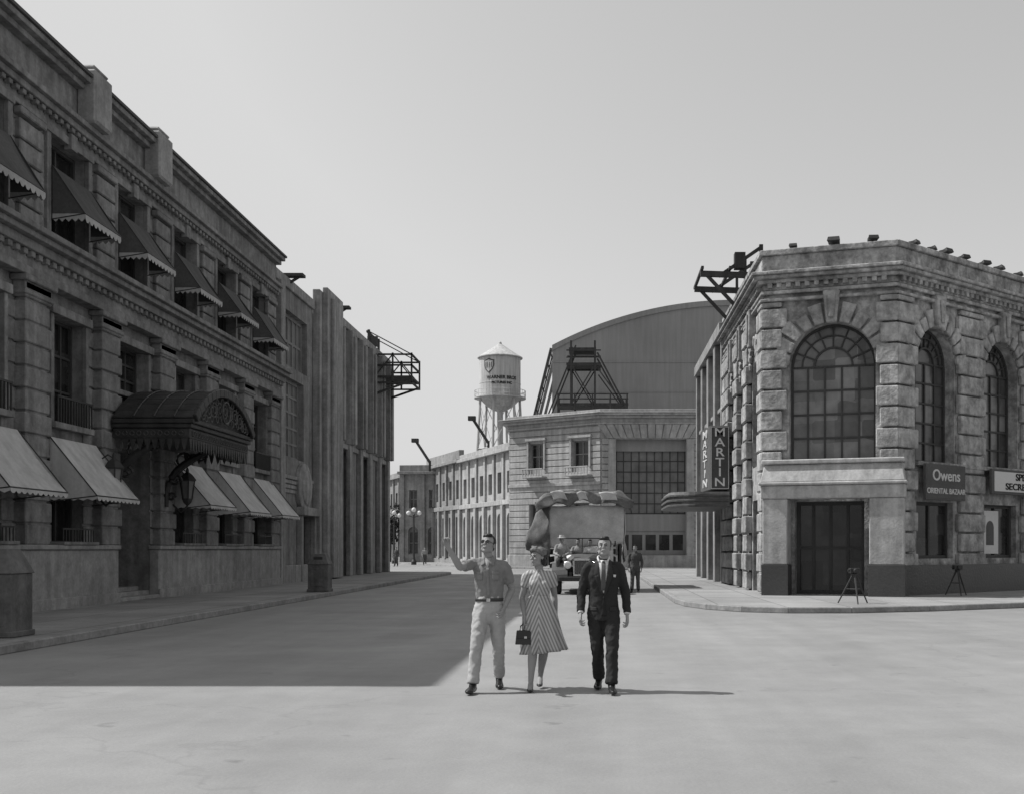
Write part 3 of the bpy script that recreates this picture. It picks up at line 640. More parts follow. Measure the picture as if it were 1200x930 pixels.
for k_ in range(6):
    q,q2=L6[k_],L6[(k_+1)%6]
    for za,zc in ((21,15),(15,8),(8,1)):
        ra_=3.9-1.2*za/22; rb_=3.9-1.2*zc/22
        p.tube([(ra_*math.cos(q),ra_*math.sin(q),za),(rb_*math.cos(q2),rb_*math.sin(q2),zc)],.05,4); p.tube([(ra_*math.cos(q2),ra_*math.sin(q2),za),(rb_*math.cos(q),rb_*math.sin(q),zc)],.05,4)
        p.tube([(rb_*math.cos(q),rb_*math.sin(q),zc),(rb_*math.cos(q2),rb_*math.sin(q2),zc)],.1,4)
p.tube([(0,0,0),(0,0,z0-1.8)],.4,12); p.done()
def cyltext(s,size,zc,R_,m,ang0):
    cu=bpy.data.curves.new('t','FONT'); cu.body=s; cu.size=size; cu.align_x='CENTER'; cu.align_y='CENTER'; cu.offset=.02
    o=bpy.data.objects.new('t',cu); S.collection.objects.link(o); dg=bpy.context.evaluated_depsgraph_get(); me=bpy.data.meshes.new_from_object(o.evaluated_get(dg)); bpy.data.objects.remove(o)
    for v in me.vertices: q=ang0+v.co.x/R_; v.co=V((R_*math.cos(q),R_*math.sin(q),zc+v.co.y))
    me.materials.clear(); me.materials.append(M[m]); o=bpy.data.objects.new('tank_lettering',me); S.collection.objects.link(o); o.parent=WT
a_=-math.pi/2+.08
cyltext('WARNER BROS',.62,24.3,2.83,'sign_letter_dark',a_+.1); cyltext('PICTURES INC',.45,23.6,2.83,'sign_letter_dark',a_+.1)
p=P('shield_mark','sign_board',WT)
def sh(s,R_,pp):
    pts=[(-.6,.55),(-.3,.62),(0,.75),(.3,.62),(.6,.55),(.6,0),(.45,-.4),(0,-.8),(-.45,-.4),(-.6,0)]
    pp.add([(R_*math.cos(a_-.55+x*s/R_),R_*math.sin(a_-.55+x*s/R_),25.9+y*s) for x,y in pts],[tuple(range(10))])
sh(1.3,2.83,p); p.done(); p=P('shield_inner','tank_paint',WT); sh(1.05,2.86,p); p.done(); p=P('shield_bars','sign_board',WT)
for x in (-.5,-.2,.1,.4):
    p.add([(2.9*math.cos(a_-.55+q/2.9),2.9*math.sin(a_-.55+q/2.9),25.9+zz) for q,zz in ((x,.4),(x+.12,.4),(x+.1,-.35),(x+.02,-.35))],[(0,1,2,3)])
p.done()

# ------------------------------------------------------------------ distant trees & lamp
def tree(name,x,y,h,cr,n=1500):
    t=empty(name,(x,y,0)); p=P('trunk_and_limbs','bark',t); p.tube([(0,0,0),(.1,0,h*.3),(.0,.1,h*.6),(.1,0,h*.85)],[.25,.2,.13,.05],8)
    for i in range(9):
        a=i*2.4; z=h*(.35+.05*i); p.tube([(0,0,z),(cr*.4*math.cos(a),cr*.4*math.sin(a),z+h*.1),(cr*.75*math.cos(a),cr*.75*math.sin(a),z+h*.17)],[.09,.06,.02],5)
    p.done(); l=P('foliage','foliage',t)
    cl=[(V((random.gauss(0,cr*.45),random.gauss(0,cr*.45),h*random.uniform(.4,1.0))),random.uniform(.3,.6)*cr*.8) for _ in range(16)]
    for i in range(n):
        c,r=random.choice(cl); d=V((random.gauss(0,1),random.gauss(0,1),random.gauss(0,1))).normalized()*r*random.uniform(.5,1.05); q=c+d; s=random.uniform(.1,.24)
        a=V((random.gauss(0,1),random.gauss(0,1),random.gauss(0,1))).normalized()*s; b=a.cross(V((random.gauss(0,1),random.gauss(0,1),random.gauss(0,1)))).normalized()*s*.7
        l.add([tuple(q-a),tuple(q+b),tuple(q+a),tuple(q-b)],[(0,1,2,3)])
    l.done()
tree('tree',-22.9,122,6.4,1.7); tree('tree',-30,150,7.5,2.8); tree('tree',-26.5,131,6.8,2.4)
def lamp(x,y,h):
    s=empty('street_lamp',(x,y,.1)); p=P('post','iron',s); p.lathe(0,0,[(.25,0),(.25,.3),(.14,.5),(.1,.8),(.07,h-1),(.12,h-.9),(.05,h-.8)],12); p.tube([(-.5,0,h-1),(0,0,h-1.15),(.5,0,h-1)],.04,6); p.done()
    p=P('globes','white_paint',s,smooth=True)
    for dx,z in ((-.5,h-.75),(.5,h-.75),(0,h-.45)): p.lathe(dx,0,[(.02,z-.22),(.16,z-.15),(.22,z),(.16,z+.15),(.02,z+.22)],12)
    p.done()
lamp(-17.2,104,5.6); lamp(-20.5,112,5.6)

# ------------------------------------------------------------------ tripods
def tripod(x,y,h,s=.32):
    t=empty('camera_tripod',(x,y,.15)); p=P('legs','timber',t)
    for k_ in range(3):
        a=k_*2.094+.5; p.tube([(.04*math.cos(a),.04*math.sin(a),h*.82),(s*math.cos(a),s*math.sin(a),0)],[.03,.018],6); p.tube([(s*.5*math.cos(a),s*.5*math.sin(a),h*.41),(s*.5*math.cos(a+2.094),s*.5*math.sin(a+2.094),h*.41)],.012,5)
    p.done(); p=P('tripod_head','iron',t,bevel=.01); p.lathe(0,0,[(.07,h*.8),(.09,h*.84),(.05,h*.88)],12); p.box(-.13,.13,-.1,.14,h*.86,h); p.box(-.18,-.13,-.03,.03,h*.9,h*.96); p.lathe(0,0,[(.05,-.2),(.06,-.1)],12,lambda a,b,c:(a,c,h*.93+b)); p.tube([(0,.1,h*.9),(.05,.4,h*.8)],.012,5); p.done()
tripod(6.93,29.9,.95,.46); tripod(11.4,35.1,.95,.38)

# ------------------------------------------------------------------ truck
def truck(x,y):
    t=empty('canvas_covered_truck',(x,y,0))
    p=P('chassis','iron',t,bevel=.02); p.box(-.45,-.33,.1,6.2,.62,.8); p.box(.33,.45,.1,6.2,.62,.8); p.box(-.8,.8,-.12,-.02,.48,.64); p.box(-.9,.9,.65,.75,.5,.6); p.box(-.95,.95,4.7,4.8,.5,.6); p.done()
    wh=P('tyres','rubber',t); hb=P('wheel_hubs','truck_paint',t)
    for wx,wy in ((-.85,.7),(.85,.7),(-.98,4.75),(.98,4.75)):
        Tw=lambda a,b,c,wx=wx,wy=wy:(wx+c,wy+a,.5+b)
        wh.lathe(0,0,[(.3,-.1),(.44,-.12),(.5,-.08),(.5,.08),(.44,.12),(.3,.1)],28,Tw); hb.lathe(0,0,[(.3,-.07),(.28,-.05),(.1,-.13),(.1,.13),(.28,.05),(.3,.07)],20,Tw)
    wh.done(); hb.done()
    h=P('hood_and_cab','truck_paint',t,bevel=.03)
    def sec(y_,w_,zb,zt):
        return [(-w_,y_,zb),(-w_,y_,zt-.15),(-w_*.7,y_,zt-.03),(0,y_,zt),(w_*.7,y_,zt-.03),(w_,y_,zt-.15),(w_,y_,zb)]
    vs=sum([sec(.12,.30,.65,1.28),sec(.7,.36,.65,1.34),sec(1.35,.55,.65,1.42),sec(1.5,.8,.65,1.45)],[]); h.add(vs,[(i*7+k,i*7+(k+1)%7,(i+1)*7+(k+1)%7,(i+1)*7+k) for i in range(3) for k in range(7)]+[tuple(range(7)),tuple(range(21,28))[::-1]])
    h.box(-.88,-.8,1.5,2.7,.6,1.35); h.box(.8,.88,1.5,2.7,.6,1.35); h.box(-.88,.88,2.7,2.78,.6,1.5); h.box(-.85,.85,1.5,2.7,.55,.62)
    for sx in (-1,1):
        n=10; ar=[(.7-.68*math.cos(math.pi*i/n*.95),.5+.62*math.sin(math.pi*i/n*.95)) for i in range(n+1)]+[(1.75,.55),(2.6,.5)]
        for i in range(len(ar)-1):
            a,b=ar[i],ar[i+1]; x0,x1=sx*.5,sx*1.06; h.add([(x0,a[0],a[1]),(x1,a[0],a[1]-.04),(x1,b[0],b[1]-.04),(x0,b[0],b[1]),(x0,a[0],a[1]+.04),(x1,a[0],a[1]),(x1,b[0],b[1]),(x0,b[0],b[1]+.04)],BF)
    h.done()
    g=P('radiator_grille','chrome',t,bevel=.01); g.box(-.3,.3,.05,.12,.66,.72); g.box(-.3,-.25,.05,.12,.72,1.25); g.box(.25,.3,.05,.12,.72,1.25); g.box(-.3,.3,.05,.12,1.2,1.27)
    for i in range(9): g.box(-.23+i*.055,-.215+i*.055,.07,.11,.72,1.2)
    for sx in (-.5,.5): g.lathe(0,0,[(.02,.25),(.1,.2),(.145,.06),(.145,0)],18,lambda a,b,c,sx=sx:(sx+a,.1+c,1.05+b))
    g.tube([(-.5,.25,1.0),(.5,.25,1.0)],.025,6); g.done()
    g=P('headlight_lens','white_paint',t)
    for sx in (-.5,.5): g.lathe(0,0,[(.13,0),(.1,.03),(.02,.04)],18,lambda a,b,c,sx=sx:(sx+a,.1-c,1.05+b))
    g.done()
    g=P('windscreen_frame','iron',t)
    for a,b in (((-.78,1.5,1.45),(-.76,1.62,2.0)),((.78,1.5,1.45),(.76,1.62,2.0)),((-.76,1.62,2.0),(.76,1.62,2.0)),((0,1.5,1.45),(0,1.62,2.0)),((-.78,1.5,1.46),(.78,1.5,1.46))): g.beam(a,b,.035)
    g.tube([(-.4+.19*math.cos(q),1.85+.06*math.sin(q),1.35+.17*math.sin(q)) for q in [2*math.pi*k/16 for k in range(17)]],.015,5)
    g.done()
    s=P('seat','bag_leather',t,bevel=.04); s.box(-.75,.75,2.1,2.65,.62,1.06); s.box(-.75,.75,2.55,2.68,1.06,1.45); s.done()
    b=P('cargo_bed','timber',t,bevel=.02); b.box(-1.25,1.25,2.85,6.4,.9,1.05)
    for sx in (-1.25,1.2):
        for z in (1.1,1.4,1.7): b.box(sx,sx+.05,2.85,6.4,z,z+.22)
    for sx in (-1.42,1.42):
        for yy in (2.9,4.3,6.3): b.beam((sx,yy,.95),(sx,yy,3.2),.08)
    b.done()
    def cloth(name,m,fn,nu=24,nv=12,amp=.05):
        c=P(name,m,t,smooth=True); vs=[]
        for j in range(nv+1):
            for i in range(nu+1):
                q=V(fn(i/nu,j/nv)); q+=V((noise.noise(q*2.3),noise.noise(q*2.3+V((9,0,0))),noise.noise(q*2.6+V((0,9,0)))))*amp; vs.append(tuple(q))
        c.add(vs,[(j*(nu+1)+i,j*(nu+1)+i+1,(j+1)*(nu+1)+i+1,(j+1)*(nu+1)+i) for j in range(nv) for i in range(nu)]); o=c.done(); md=o.modifiers.new('s','SOLIDIFY'); md.thickness=.02
    cloth('front_canvas','canvas_light',lambda u,v:(-1.3+2.85*u,2.82+.05*math.sin(u*9),3.25-(v*(1.6-.1*u+.06*math.sin(u*5)))),24,12,.05)
    cloth('side_canvas','canvas_light',lambda u,v:(-1.45-.1*v,2.85+3.6*u,3.1-v*1.9+.1*math.sin(u*8)*v),24,10,.1)
    cloth('side_canvas','canvas_light',lambda u,v:(1.55+.05*v,2.85+3.6*u,3.1-v*1.9+.1*math.sin(u*8)*v),24,10,.1)
    cloth('left_drape','canvas_dark',lambda u,v:(-1.25-.95*u*min(1,.35+v),2.6+.5*u,3.3-v*(1.95-.35*u)-.1*u+.1*math.sin(v*6)*u),10,14,.12)
    cloth('top_tarpaulin','canvas_dark',lambda u,v:(-1.75+3.65*u,2.6+3.9*v,3.36+.34*math.sin(math.pi*min(1,max(0,u)))**.5+.05*math.sin(u*17)+.05*math.sin(v*14)),44,16,.2)
    cloth('tarpaulin_front_flap','canvas_dark',lambda u,v:(-1.75+3.65*u,2.6-.08*v,3.36+.34*math.sin(math.pi*min(1,max(0,u)))**.5+.05*math.sin(u*17)-v*(.34+.1*math.sin(u*23))),44,6,.14)
    for a,b_ in ((-1.2,.55),(-.2,.35),(.6,.6)):
        cloth('folded_canvas_strip','canvas_light',lambda u,v,a=a,b_=b_:(a+b_*u+.1*v,2.46-.02*v,3.72+.06*math.sin(u*3)-.3*v),8,6,.06)
    return t
truck(-.55,39.0)

# ------------------------------------------------------------------ people
class Shell:
    def __init__(s): s.v=[];s.f=[]
    def tube(s,pts,ra,rb=None,side=(1,0,0),n=16,sub=4,flat0=False,flat1=False):
        pts=[V(p) for p in pts]; rb=rb or ra; side=V(side); m=len(pts); P_=[];A=[];Bb=[]
        def cr(a,b,c,d,t): return .5*((2*b)+(-a+c)*t+(2*a-5*b+4*c-d)*t*t+(-a+3*b-3*c+d)*t*t*t)
        for i in range(m-1):
            g=lambda L,k:L[max(0,min(m-1,k))]
            for k in range(sub):
                t=k/sub; P_.append(cr(g(pts,i-1),g(pts,i),g(pts,i+1),g(pts,i+2),t)); A.append(cr(g(ra,i-1),g(ra,i),g(ra,i+1),g(ra,i+2),t)); Bb.append(cr(g(rb,i-1),g(rb,i),g(rb,i+1),g(rb,i+2),t))
        P_.append(pts[-1]);A.append(ra[-1]);Bb.append(rb[-1])
        rings=[];mm=len(P_)
        def fr_(i):
            t=(P_[min(i+1,mm-1)]-P_[max(i-1,0)]).normalized(); a=side-t*side.dot(t)
            if a.length<.05: a=V((0,1,0))-t*t.y
            a.normalize(); return t,a,t.cross(a)
        def rg(c,a,b,x,y): rings.append([c+a*x*math.cos(2*math.pi*k/n)+b*y*math.sin(2*math.pi*k/n) for k in range(n)])
        t,a,b=fr_(0); r0=min(A[0],Bb[0])
        if not flat0:
            for q in (75,50,25): c=math.cos(math.radians(q)); rg(P_[0]-t*r0*math.sin(math.radians(q)),a,b,A[0]*c,Bb[0]*c)
        for i in range(mm): t,a,b=fr_(i); rg(P_[i],a,b,A[i],Bb[i])
        r1=min(A[-1],Bb[-1])
        if not flat1:
            for q in (25,50,75): c=math.cos(math.radians(q)); rg(P_[-1]+t*r1*math.sin(math.radians(q)),a,b,A[-1]*c,Bb[-1]*c)
        n0=len(s.v)
        for r in rings: s.v+= [tuple(x) for x in r]
        for i in range(len(rings)-1):
            for k in range(n): s.f.append((n0+i*n+k,n0+i*n+(k+1)%n,n0+(i+1)*n+(k+1)%n,n0+(i+1)*n+k))
        s.f.append(tuple(n0+k for k in range(n))[::-1]); s.f.append(tuple(n0+(len(rings)-1)*n+k for k in range(n)))
    def ell(s,c,r,Mx=Matrix(),n=18,m=10):
        n0=len(s.v); c=V(c)
        for j in range(1,m):
            f=math.pi*j/m
            for k in range(n):
                q=2*math.pi*k/n; s.v.append(tuple(Mx@(c+V((r[0]*math.sin(f)*math.cos(q),r[1]*math.sin(f)*math.sin(q),r[2]*math.cos(f))))))
        s.v.append(tuple(Mx@(c+V((0,0,r[2]))))); s.v.append(tuple(Mx@(c-V((0,0,r[2]))))); t=len(s.v)-2
        for j in range(m-2):
            for k in range(n): s.f.append((n0+j*n+k,n0+(j+1)*n+k,n0+(j+1)*n+(k+1)%n,n0+j*n+(k+1)%n))
        for k in range(n): s.f.append((t,n0+k,n0+(k+1)%n)); s.f.append((t+1,n0+(m-2)*n+(k+1)%n,n0+(m-2)*n+k))
    def obj(s,name,m,parent,voxel=.01,smooth=2,disp=0,dscale=.1):
        me=bpy.data.meshes.new(name); me.from_pydata(s.v,[],s.f); me.materials.append(M[m])
        bm=bmesh.new(); bm.from_mesh(me); bmesh.ops.recalc_face_normals(bm,faces=bm.faces); bm.to_mesh(me); bm.free()
        for q in me.polygons: q.use_smooth=True
        o=bpy.data.objects.new(name,me); S.collection.objects.link(o); o.parent=parent
        if voxel:
            r=o.modifiers.new('r','REMESH'); r.mode='VOXEL'; r.voxel_size=voxel; r.use_smooth_shade=True
        if smooth:
            r=o.modifiers.new('s','SMOOTH'); r.iterations=smooth; r.factor=.5
        if disp:
            tx=bpy.data.textures.new('folds','CLOUDS'); tx.noise_scale=dscale; tx.noise_depth=1
            d=o.modifiers.new('d','DISPLACE'); d.texture=tx; d.strength=disp; d.mid_level=.5; d.texture_coords='LOCAL'
        return o
def hand(sh,wrist,direction,palm,curl=.35,side=1,point=False,sc=1):
    z=V(direction).normalized(); y=V(palm); y=(y-z*y.dot(z)).normalized(); x=y.cross(z)*side
    def G(a,b,c): return V(wrist)+(x*a+y*b+z*c)*sc
    sh.tube([G(0,0,-.02),G(0,0,.02),G(0,0,.055),G(0,0,.088)],[.026*sc,.034*sc,.042*sc,.040*sc],[.021*sc,.019*sc,.017*sc,.014*sc],side=x,n=12)
    for i,(bx,bz,L) in enumerate(((.031,.085,.072),(.0105,.09,.08),(-.0100,.086,.074),(-.030,.078,.058))):
        c=curl+.12*i
        if point: c=.05 if i==0 else 1.25
        a=0; p=[G(bx,0,bz-.02),G(bx,0,bz)]; q=(bx,0,bz)
        for k,fr_ in enumerate((.45,.3,.25)):
            a+=c*(1 if k else .7); q=(q[0]+(bx*.08)*fr_,q[1]+math.sin(a)*L*fr_,q[2]+math.cos(a)*L*fr_); p.append(G(*q))
        sh.tube(p,[.0098*sc,.0096*sc,.009*sc,.0083*sc,.0068*sc],side=x,n=8,sub=3)
    sh.tube([G(.02,.004,.015),G(.040,.012,.040),G(.050,.020,.066),G(.050,.028,.088)],[.015*sc,.0135*sc,.0115*sc,.009*sc],side=y,n=8,sub=3)
def patch(root,name,cs,target,m,off=.006,n=10,th=.004):
    me=bpy.data.meshes.new(name); a,b,c,d=[V((q[0],-.8,q[1])) for q in cs]; vs=[]
    for j in range(n+1):
        for i in range(n+1): vs.append((a.lerp(b,i/n)).lerp(d.lerp(c,i/n),j/n))
    me.from_pydata(vs,[],[(j*(n+1)+i,j*(n+1)+i+1,(j+1)*(n+1)+i+1,(j+1)*(n+1)+i) for j in range(n) for i in range(n)]); me.materials.append(M[m])
    for q in me.polygons: q.use_smooth=True
    o=bpy.data.objects.new(name,me); S.collection.objects.link(o); o.parent=root
    w_=o.modifiers.new('w','SHRINKWRAP'); w_.target=target; w_.wrap_method='PROJECT'; w_.use_project_y=True; w_.use_positive_direction=True; w_.use_negative_direction=False; w_.wrap_mode='ABOVE_SURFACE'; w_.offset=off
    s_=o.modifiers.new('s','SOLIDIFY'); s_.thickness=th
    return o
def head(root,c,yaw,pitch,roll=0,hair='short',hat=None,glasses=False,voxel=.006,fem=False,skin='skin'):
    Mx=Matrix.Translation(V(c))@Matrix.Rotation(yaw,4,'Z')@Matrix.Rotation(-pitch,4,'X')@Matrix.Rotation(roll,4,'Y'); k=.94 if fem else 1
    Mx=Mx@Matrix.Scale(k,4)
    s=Shell(); s.ell((0,.012,.03),(.075,.094,.088),Mx); s.ell((0,-.020,-.028),(.063,.066,.080),Mx); s.ell((0,-.050,-.085),(.036,.030,.024),Mx)
    for q in (-1,1): s.ell((q*.076,.015,-.008),(.009,.018,.03),Mx,10,8); s.ell((q*.036,-.064,-.02),(.022,.022,.02),Mx,10,8); s.ell((q*.03,-.078,.03),(.026,.012,.008),Mx,10,8); s.ell((q*.043,-.018,-.068),(.025,.045,.028),Mx,10,8)
    T4=lambda p:Mx@V(p)
    s.tube([T4((0,-.084,.02)),T4((0,-.1,-.008)),T4((0,-.106,-.022))],[.008,.010,.0135],n=10,sub=3); s.ell((0,-.083,-.055),(.026,.01,.013),Mx,10,8)
    nb=V(c)+V((0,.03,-.20)); s.tube([T4((0,.025,-.03)),T4((0,.03,-.085)),nb],[.055*k,.052*k,.062*k],[.058*k,.053*k,.06*k])
    s.obj('head_and_neck',skin,root,min(voxel,.0045) if voxel<.008 else voxel,2)
    e=Shell()
    for q in (-1,1): e.ell((q*.030,-.0815,.009),(.0100,.006,.0048),Mx,10,8)
    e.obj('eyes','eye',root,0,0)
    e=Shell(); e.ell((0,-.0918,-.053),(.021,.004,.0038),Mx,10,8); e.obj('lips','lip',root,0,0)
    e=Shell()
    for q in (-1,1): e.tube([T4((q*.014,-.0890,.027)),T4((q*.03,-.0905,.032)),T4((q*.05,-.079,.028))],[.002,.003,.002],n=8,sub=3)
    e.obj('eyebrows','hair',root,0,0)
    h=Shell()
    if hair=='short':
        h.ell((0,.032,.042),(.081,.088,.086),Mx); h.ell((0,-.026,.092),(.058,.055,.032),Mx); h.ell((.02,-.043,.1),(.042,.038,.024),Mx)
        for q in (-1,1): h.ell((q*.070,.008,.03),(.010,.024,.04),Mx,10,8)
        h.ell((0,.07,-.02),(.056,.04,.05),Mx)
    elif hair=='long':
        h.ell((0,.035,.03),(.084,.09,.09),Mx); h.ell((0,.075,-.045),(.08,.045,.065),Mx)
        for q in (-1,1): h.ell((q*.074,.035,-.045),(.02,.04,.05),Mx)
        h.ell((0,-.05,.088),(.06,.04,.026),Mx)
    h.obj('hair','hair',root,voxel,1,.006,.02)
    if hair=='long':
        t=Shell(); t.ell((0,.032,.06),(.088,.092,.078),Mx); t.tube([T4((-.082,.01,.03)),T4((-.06,-.055,.078)),T4((0,-.08,.096)),T4((.06,-.055,.078)),T4((.082,.01,.03))],[.016,.02,.024,.02,.016]); t.ell((0,-.07,.118),(.03,.02,.022),Mx); t.ell((-.03,-.06,.130),(.022,.018,.015),Mx); t.ell((.03,-.06,.128),(.022,.018,.015),Mx); t.obj('headscarf','scarf',root,voxel,1,.01,.03)
    if hat:
        t=P('hat',hat,root); TT_=lambda a,b,c_:tuple(Mx@V((a,b,c_)))
        t.lathe(0,.01,[(.15,.058),(.16,.064),(.15,.072),(.1,.078),(.096,.13),(.085,.165),(.03,.158)],24,TT_); t.done()
    if glasses:
        t=P('sunglasses','eye',root)
        for q in (-1,1):
            t.tube([tuple(T4((q*.030,-.091,.009))),tuple(T4((q*.030,-.096,.009)))],[.017,.018],12); t.beam(T4((q*.046,-.092,.014)),T4((q*.078,.01,.01)),.004)
        t.beam(T4((-.016,-.096,.014)),T4((.016,-.096,.014)),.004); t.done()
    return Mx
def shoe(root,ank,toe,m='shoe_black',vox=.008,k=1):
    a=V(ank);t=V(toe)
    if a.z<0:
        s=Shell(); s.tube([a+V((0,.04,-.04)),(a+t)/2,t],[.038,.042,.036],[.04,.035,.025]); s.obj('shoe',m,root,vox,1); return
    d=(t-a); d.z=0; d.normalize(); s=Shell()
    heel=a-d*.05*k; heel.z=max(.045,a.z-.05)
    s.tube([heel,(heel+t)/2+V((0,0,.006)),t-d*.05*k,t],[.036*k,.04*k,.049*k,.03*k],[.042*k,.038*k,.032*k,.022*k],side=(-d.y,d.x,0)); s.tube([a+V((0,0,.03)),a-V((0,0,.01)),(heel+t)/2],[.04*k,.043*k,.036*k]); s.obj('shoe',m,root,vox,1)
def man(name,x,y,z,yaw,J,style='suit',vox=1.0,mt='suit_dark',mp='suit_dark',hat=None,glasses=False,look=(0,0,0),sc=1,belt=False,curl=(.35,.35),point=False,palmL=(1,0,0),palmR=(-1,0,0),hdL=None,hdR=None):
    root=empty(name,(x,y,z)); root.rotation_euler=(0,0,yaw); root.scale=(sc,)*3
    g=lambda k:V(J[k])
    s=Shell(); hc=g('pelvis')
    s.tube([hc+V((0,0,-.07)),hc+V((0,0,.02)),g('waist')],[.12,.158,.150],[.1,.122,.108])
    for q in 'LR':
        h_,k_,a_2=g('hip'+q),g('knee'+q),g('ank'+q)
        e_=a_2+(k_-a_2).normalized()*.01
        s.tube([h_,h_.lerp(k_,.45),k_,k_.lerp(e_,.5),e_],[.100,.092,.073,.069,.070],[.108,.098,.08,.076,.08],flat1=True)
    s.obj('trousers',mp,root,.011*vox,2,.024,.065)
    s=Shell(); w_=g('waist'); nk=g('neck'); ch=w_.lerp(nk,.55)
    if style=='suit':
        s.tube([hc+V((0,0,-.11)),hc+V((0,0,.0)),w_+V((0,0,.05)),ch,w_.lerp(nk,.82),nk+V((0,0,-.005))],[.185,.178,.165,.19,.178,.075],[.138,.132,.122,.135,.108,.062],flat0=True)
        full=True
    else:
        s.tube([w_+V((0,0,-.05)),w_+V((0,0,.06)),ch,w_.lerp(nk,.82),nk],[.152,.160,.175,.172,.07],[.112,.12,.128,.104,.06],flat0=True)
        full=False
    cuffs=Shell(); skin=Shell()
    for i,q in enumerate('LR'):
        sh,el,wr=g('sho'+q),g('elb'+q),g('wri'+q); inn=sh+V((.09 if q=='L' else -.09,0,.02))
        if full or style=='work': s.tube([inn,sh,sh.lerp(el,.5),el,el.lerp(wr,.5),wr-(wr-el).normalized()*.01],[.055,.064,.060,.054,.05,.044],flat1=True)
        else: s.tube([inn,sh,sh.lerp(el,.45),sh.lerp(el,.72)],[.055,.062,.064,.066],flat1=True)
        if full: cuffs.tube([wr-(wr-el).normalized()*.03,wr+(wr-el).normalized()*.006],[.034,.034],flat0=True,flat1=True)
        skin.tube([sh.lerp(el,.4),sh.lerp(el,.75),el,el.lerp(wr,.35),wr],[.046,.045,.041,.040,.027],[.046,.045,.041,.04,.024])
        hd=(hdL if q=='L' else hdR) or (wr-el)
        hand(skin,wr+(wr-el).normalized()*.015,hd,palmL if q=='L' else palmR,curl[i],1 if q=='L' else -1,point and q=='L')
    top=s.obj('jacket' if full else 'shirt',mt,root,.010*vox,2,.018 if full else .022,.06)
    skin.obj('arms_and_hands','skin',root,.0042*max(1,vox*.9),1)
    if full: cuffs.obj('shirt_cuffs','shirt_white',root,0,0)
    head(root,g('head'),look[0],look[1],look[2],'short',hat,glasses,.006*vox)
    for q in 'LR': shoe(root,g('ank'+q),g('toe'+q),vox=.008*vox)
    if style=='suit' and vox<1.5:
        n=nk
        patch(root,'shirt_front',[(n.x-.062,n.z+.01),(n.x+.062,n.z+.01),(n.x+.01,n.z-.36),(n.x-.01,n.z-.36)],top,'shirt_white',.003)
        patch(root,'tie',[(n.x-.02,n.z-.02),(n.x+.02,n.z-.02),(n.x+.028,n.z-.33),(n.x-.028,n.z-.33)],top,'tie',.010)
        for q in (-1,1):
            patch(root,'lapel',[(n.x+q*.058,n.z+.015),(n.x+q*.088,n.z-.01),(n.x+q*.105,n.z-.17),(n.x+q*.045,n.z-.16)],top,'suit_lapel',.013)
            patch(root,'lapel',[(n.x+q*.045,n.z-.15),(n.x+q*.1,n.z-.16),(n.x+q*.02,n.z-.38),(n.x+q*.0,n.z-.38)],top,'suit_lapel',.013)
            patch(root,'pocket_flap',[(n.x+q*.07,n.z-.52),(n.x+q*.15,n.z-.52),(n.x+q*.15,n.z-.565),(n.x+q*.07,n.z-.565)],top,'suit_lapel',.006,4)
        patch(root,'pocket_square',[(n.x+.105,n.z-.15),(n.x+.138,n.z-.155),(n.x+.132,n.z-.18),(n.x+.108,n.z-.18)],top,'shirt_white',.012,4)
        patch(root,'jacket_opening',[(n.x-.004,n.z-.4),(n.x+.006,n.z-.4),(n.x+.03,n.z-.62),(n.x-.02,n.z-.62)],top,'tie_dark',.004)
        c=Shell(); c.tube([n+V((-.05,-.055,.0)),n+V((-.062,0,.045)),n+V((0,.05,.06)),n+V((.062,0,.045)),n+V((.05,-.055,.0))],[.012]*5,[.018]*5); c.obj('shirt_collar','shirt_white',root,0,0)
        c=Shell(); c.ell(n+V((0,-.08,-.01)),(.017,.014,.017)); c.obj('tie_knot','tie',root,0,0)
    if style=='shirt' and vox<1.5:
        n=nk
        patch(root,'open_neck',[(n.x-.045,n.z+.01),(n.x+.045,n.z+.01),(n.x+.004,n.z-.1),(n.x-.004,n.z-.1)],top,'skin',.004)
        patch(root,'placket',[(n.x-.014,n.z-.1),(n.x+.014,n.z-.1),(w_.x+.014,w_.z),(w_.x-.014,w_.z)],top,mt,.006)
        for q in (-1,1):
            patch(root,'collar_flap',[(n.x+q*.035,n.z+.02),(n.x+q*.075,n.z+.0),(n.x+q*.07,n.z-.085),(n.x+q*.03,n.z-.06)],top,mt,.012,6)
            patch(root,'chest_pocket',[(n.x+q*.055,n.z-.15),(n.x+q*.125,n.z-.15),(n.x+q*.125,n.z-.24),(n.x+q*.055,n.z-.24)],top,mt,.007,6)
            patch(root,'pocket_flap',[(n.x+q*.052,n.z-.143),(n.x+q*.128,n.z-.143),(n.x+q*.128,n.z-.17),(n.x+q*.052,n.z-.17)],top,mt,.012,6)
    if belt:
        b=P('belt','belt',root,smooth=True); vs=[]
        for j,zz in enumerate((-.02,.018)):
            for k_ in range(32): q=2*math.pi*k_/32; vs.append((w_.x+.163*math.cos(q),w_.y+.120*math.sin(q),w_.z-.045+zz))
        b.add(vs,[(k_,(k_+1)%32,32+(k_+1)%32,32+k_) for k_ in range(32)]); o=b.done(); sd=o.modifiers.new('s','SOLIDIFY'); sd.thickness=.006
        b=P('belt_buckle','chrome',root,bevel=.003); b.box(w_.x-.022,w_.x+.022,w_.y-.13,w_.y-.12,w_.z-.068,w_.z-.026); b.done()
    return root
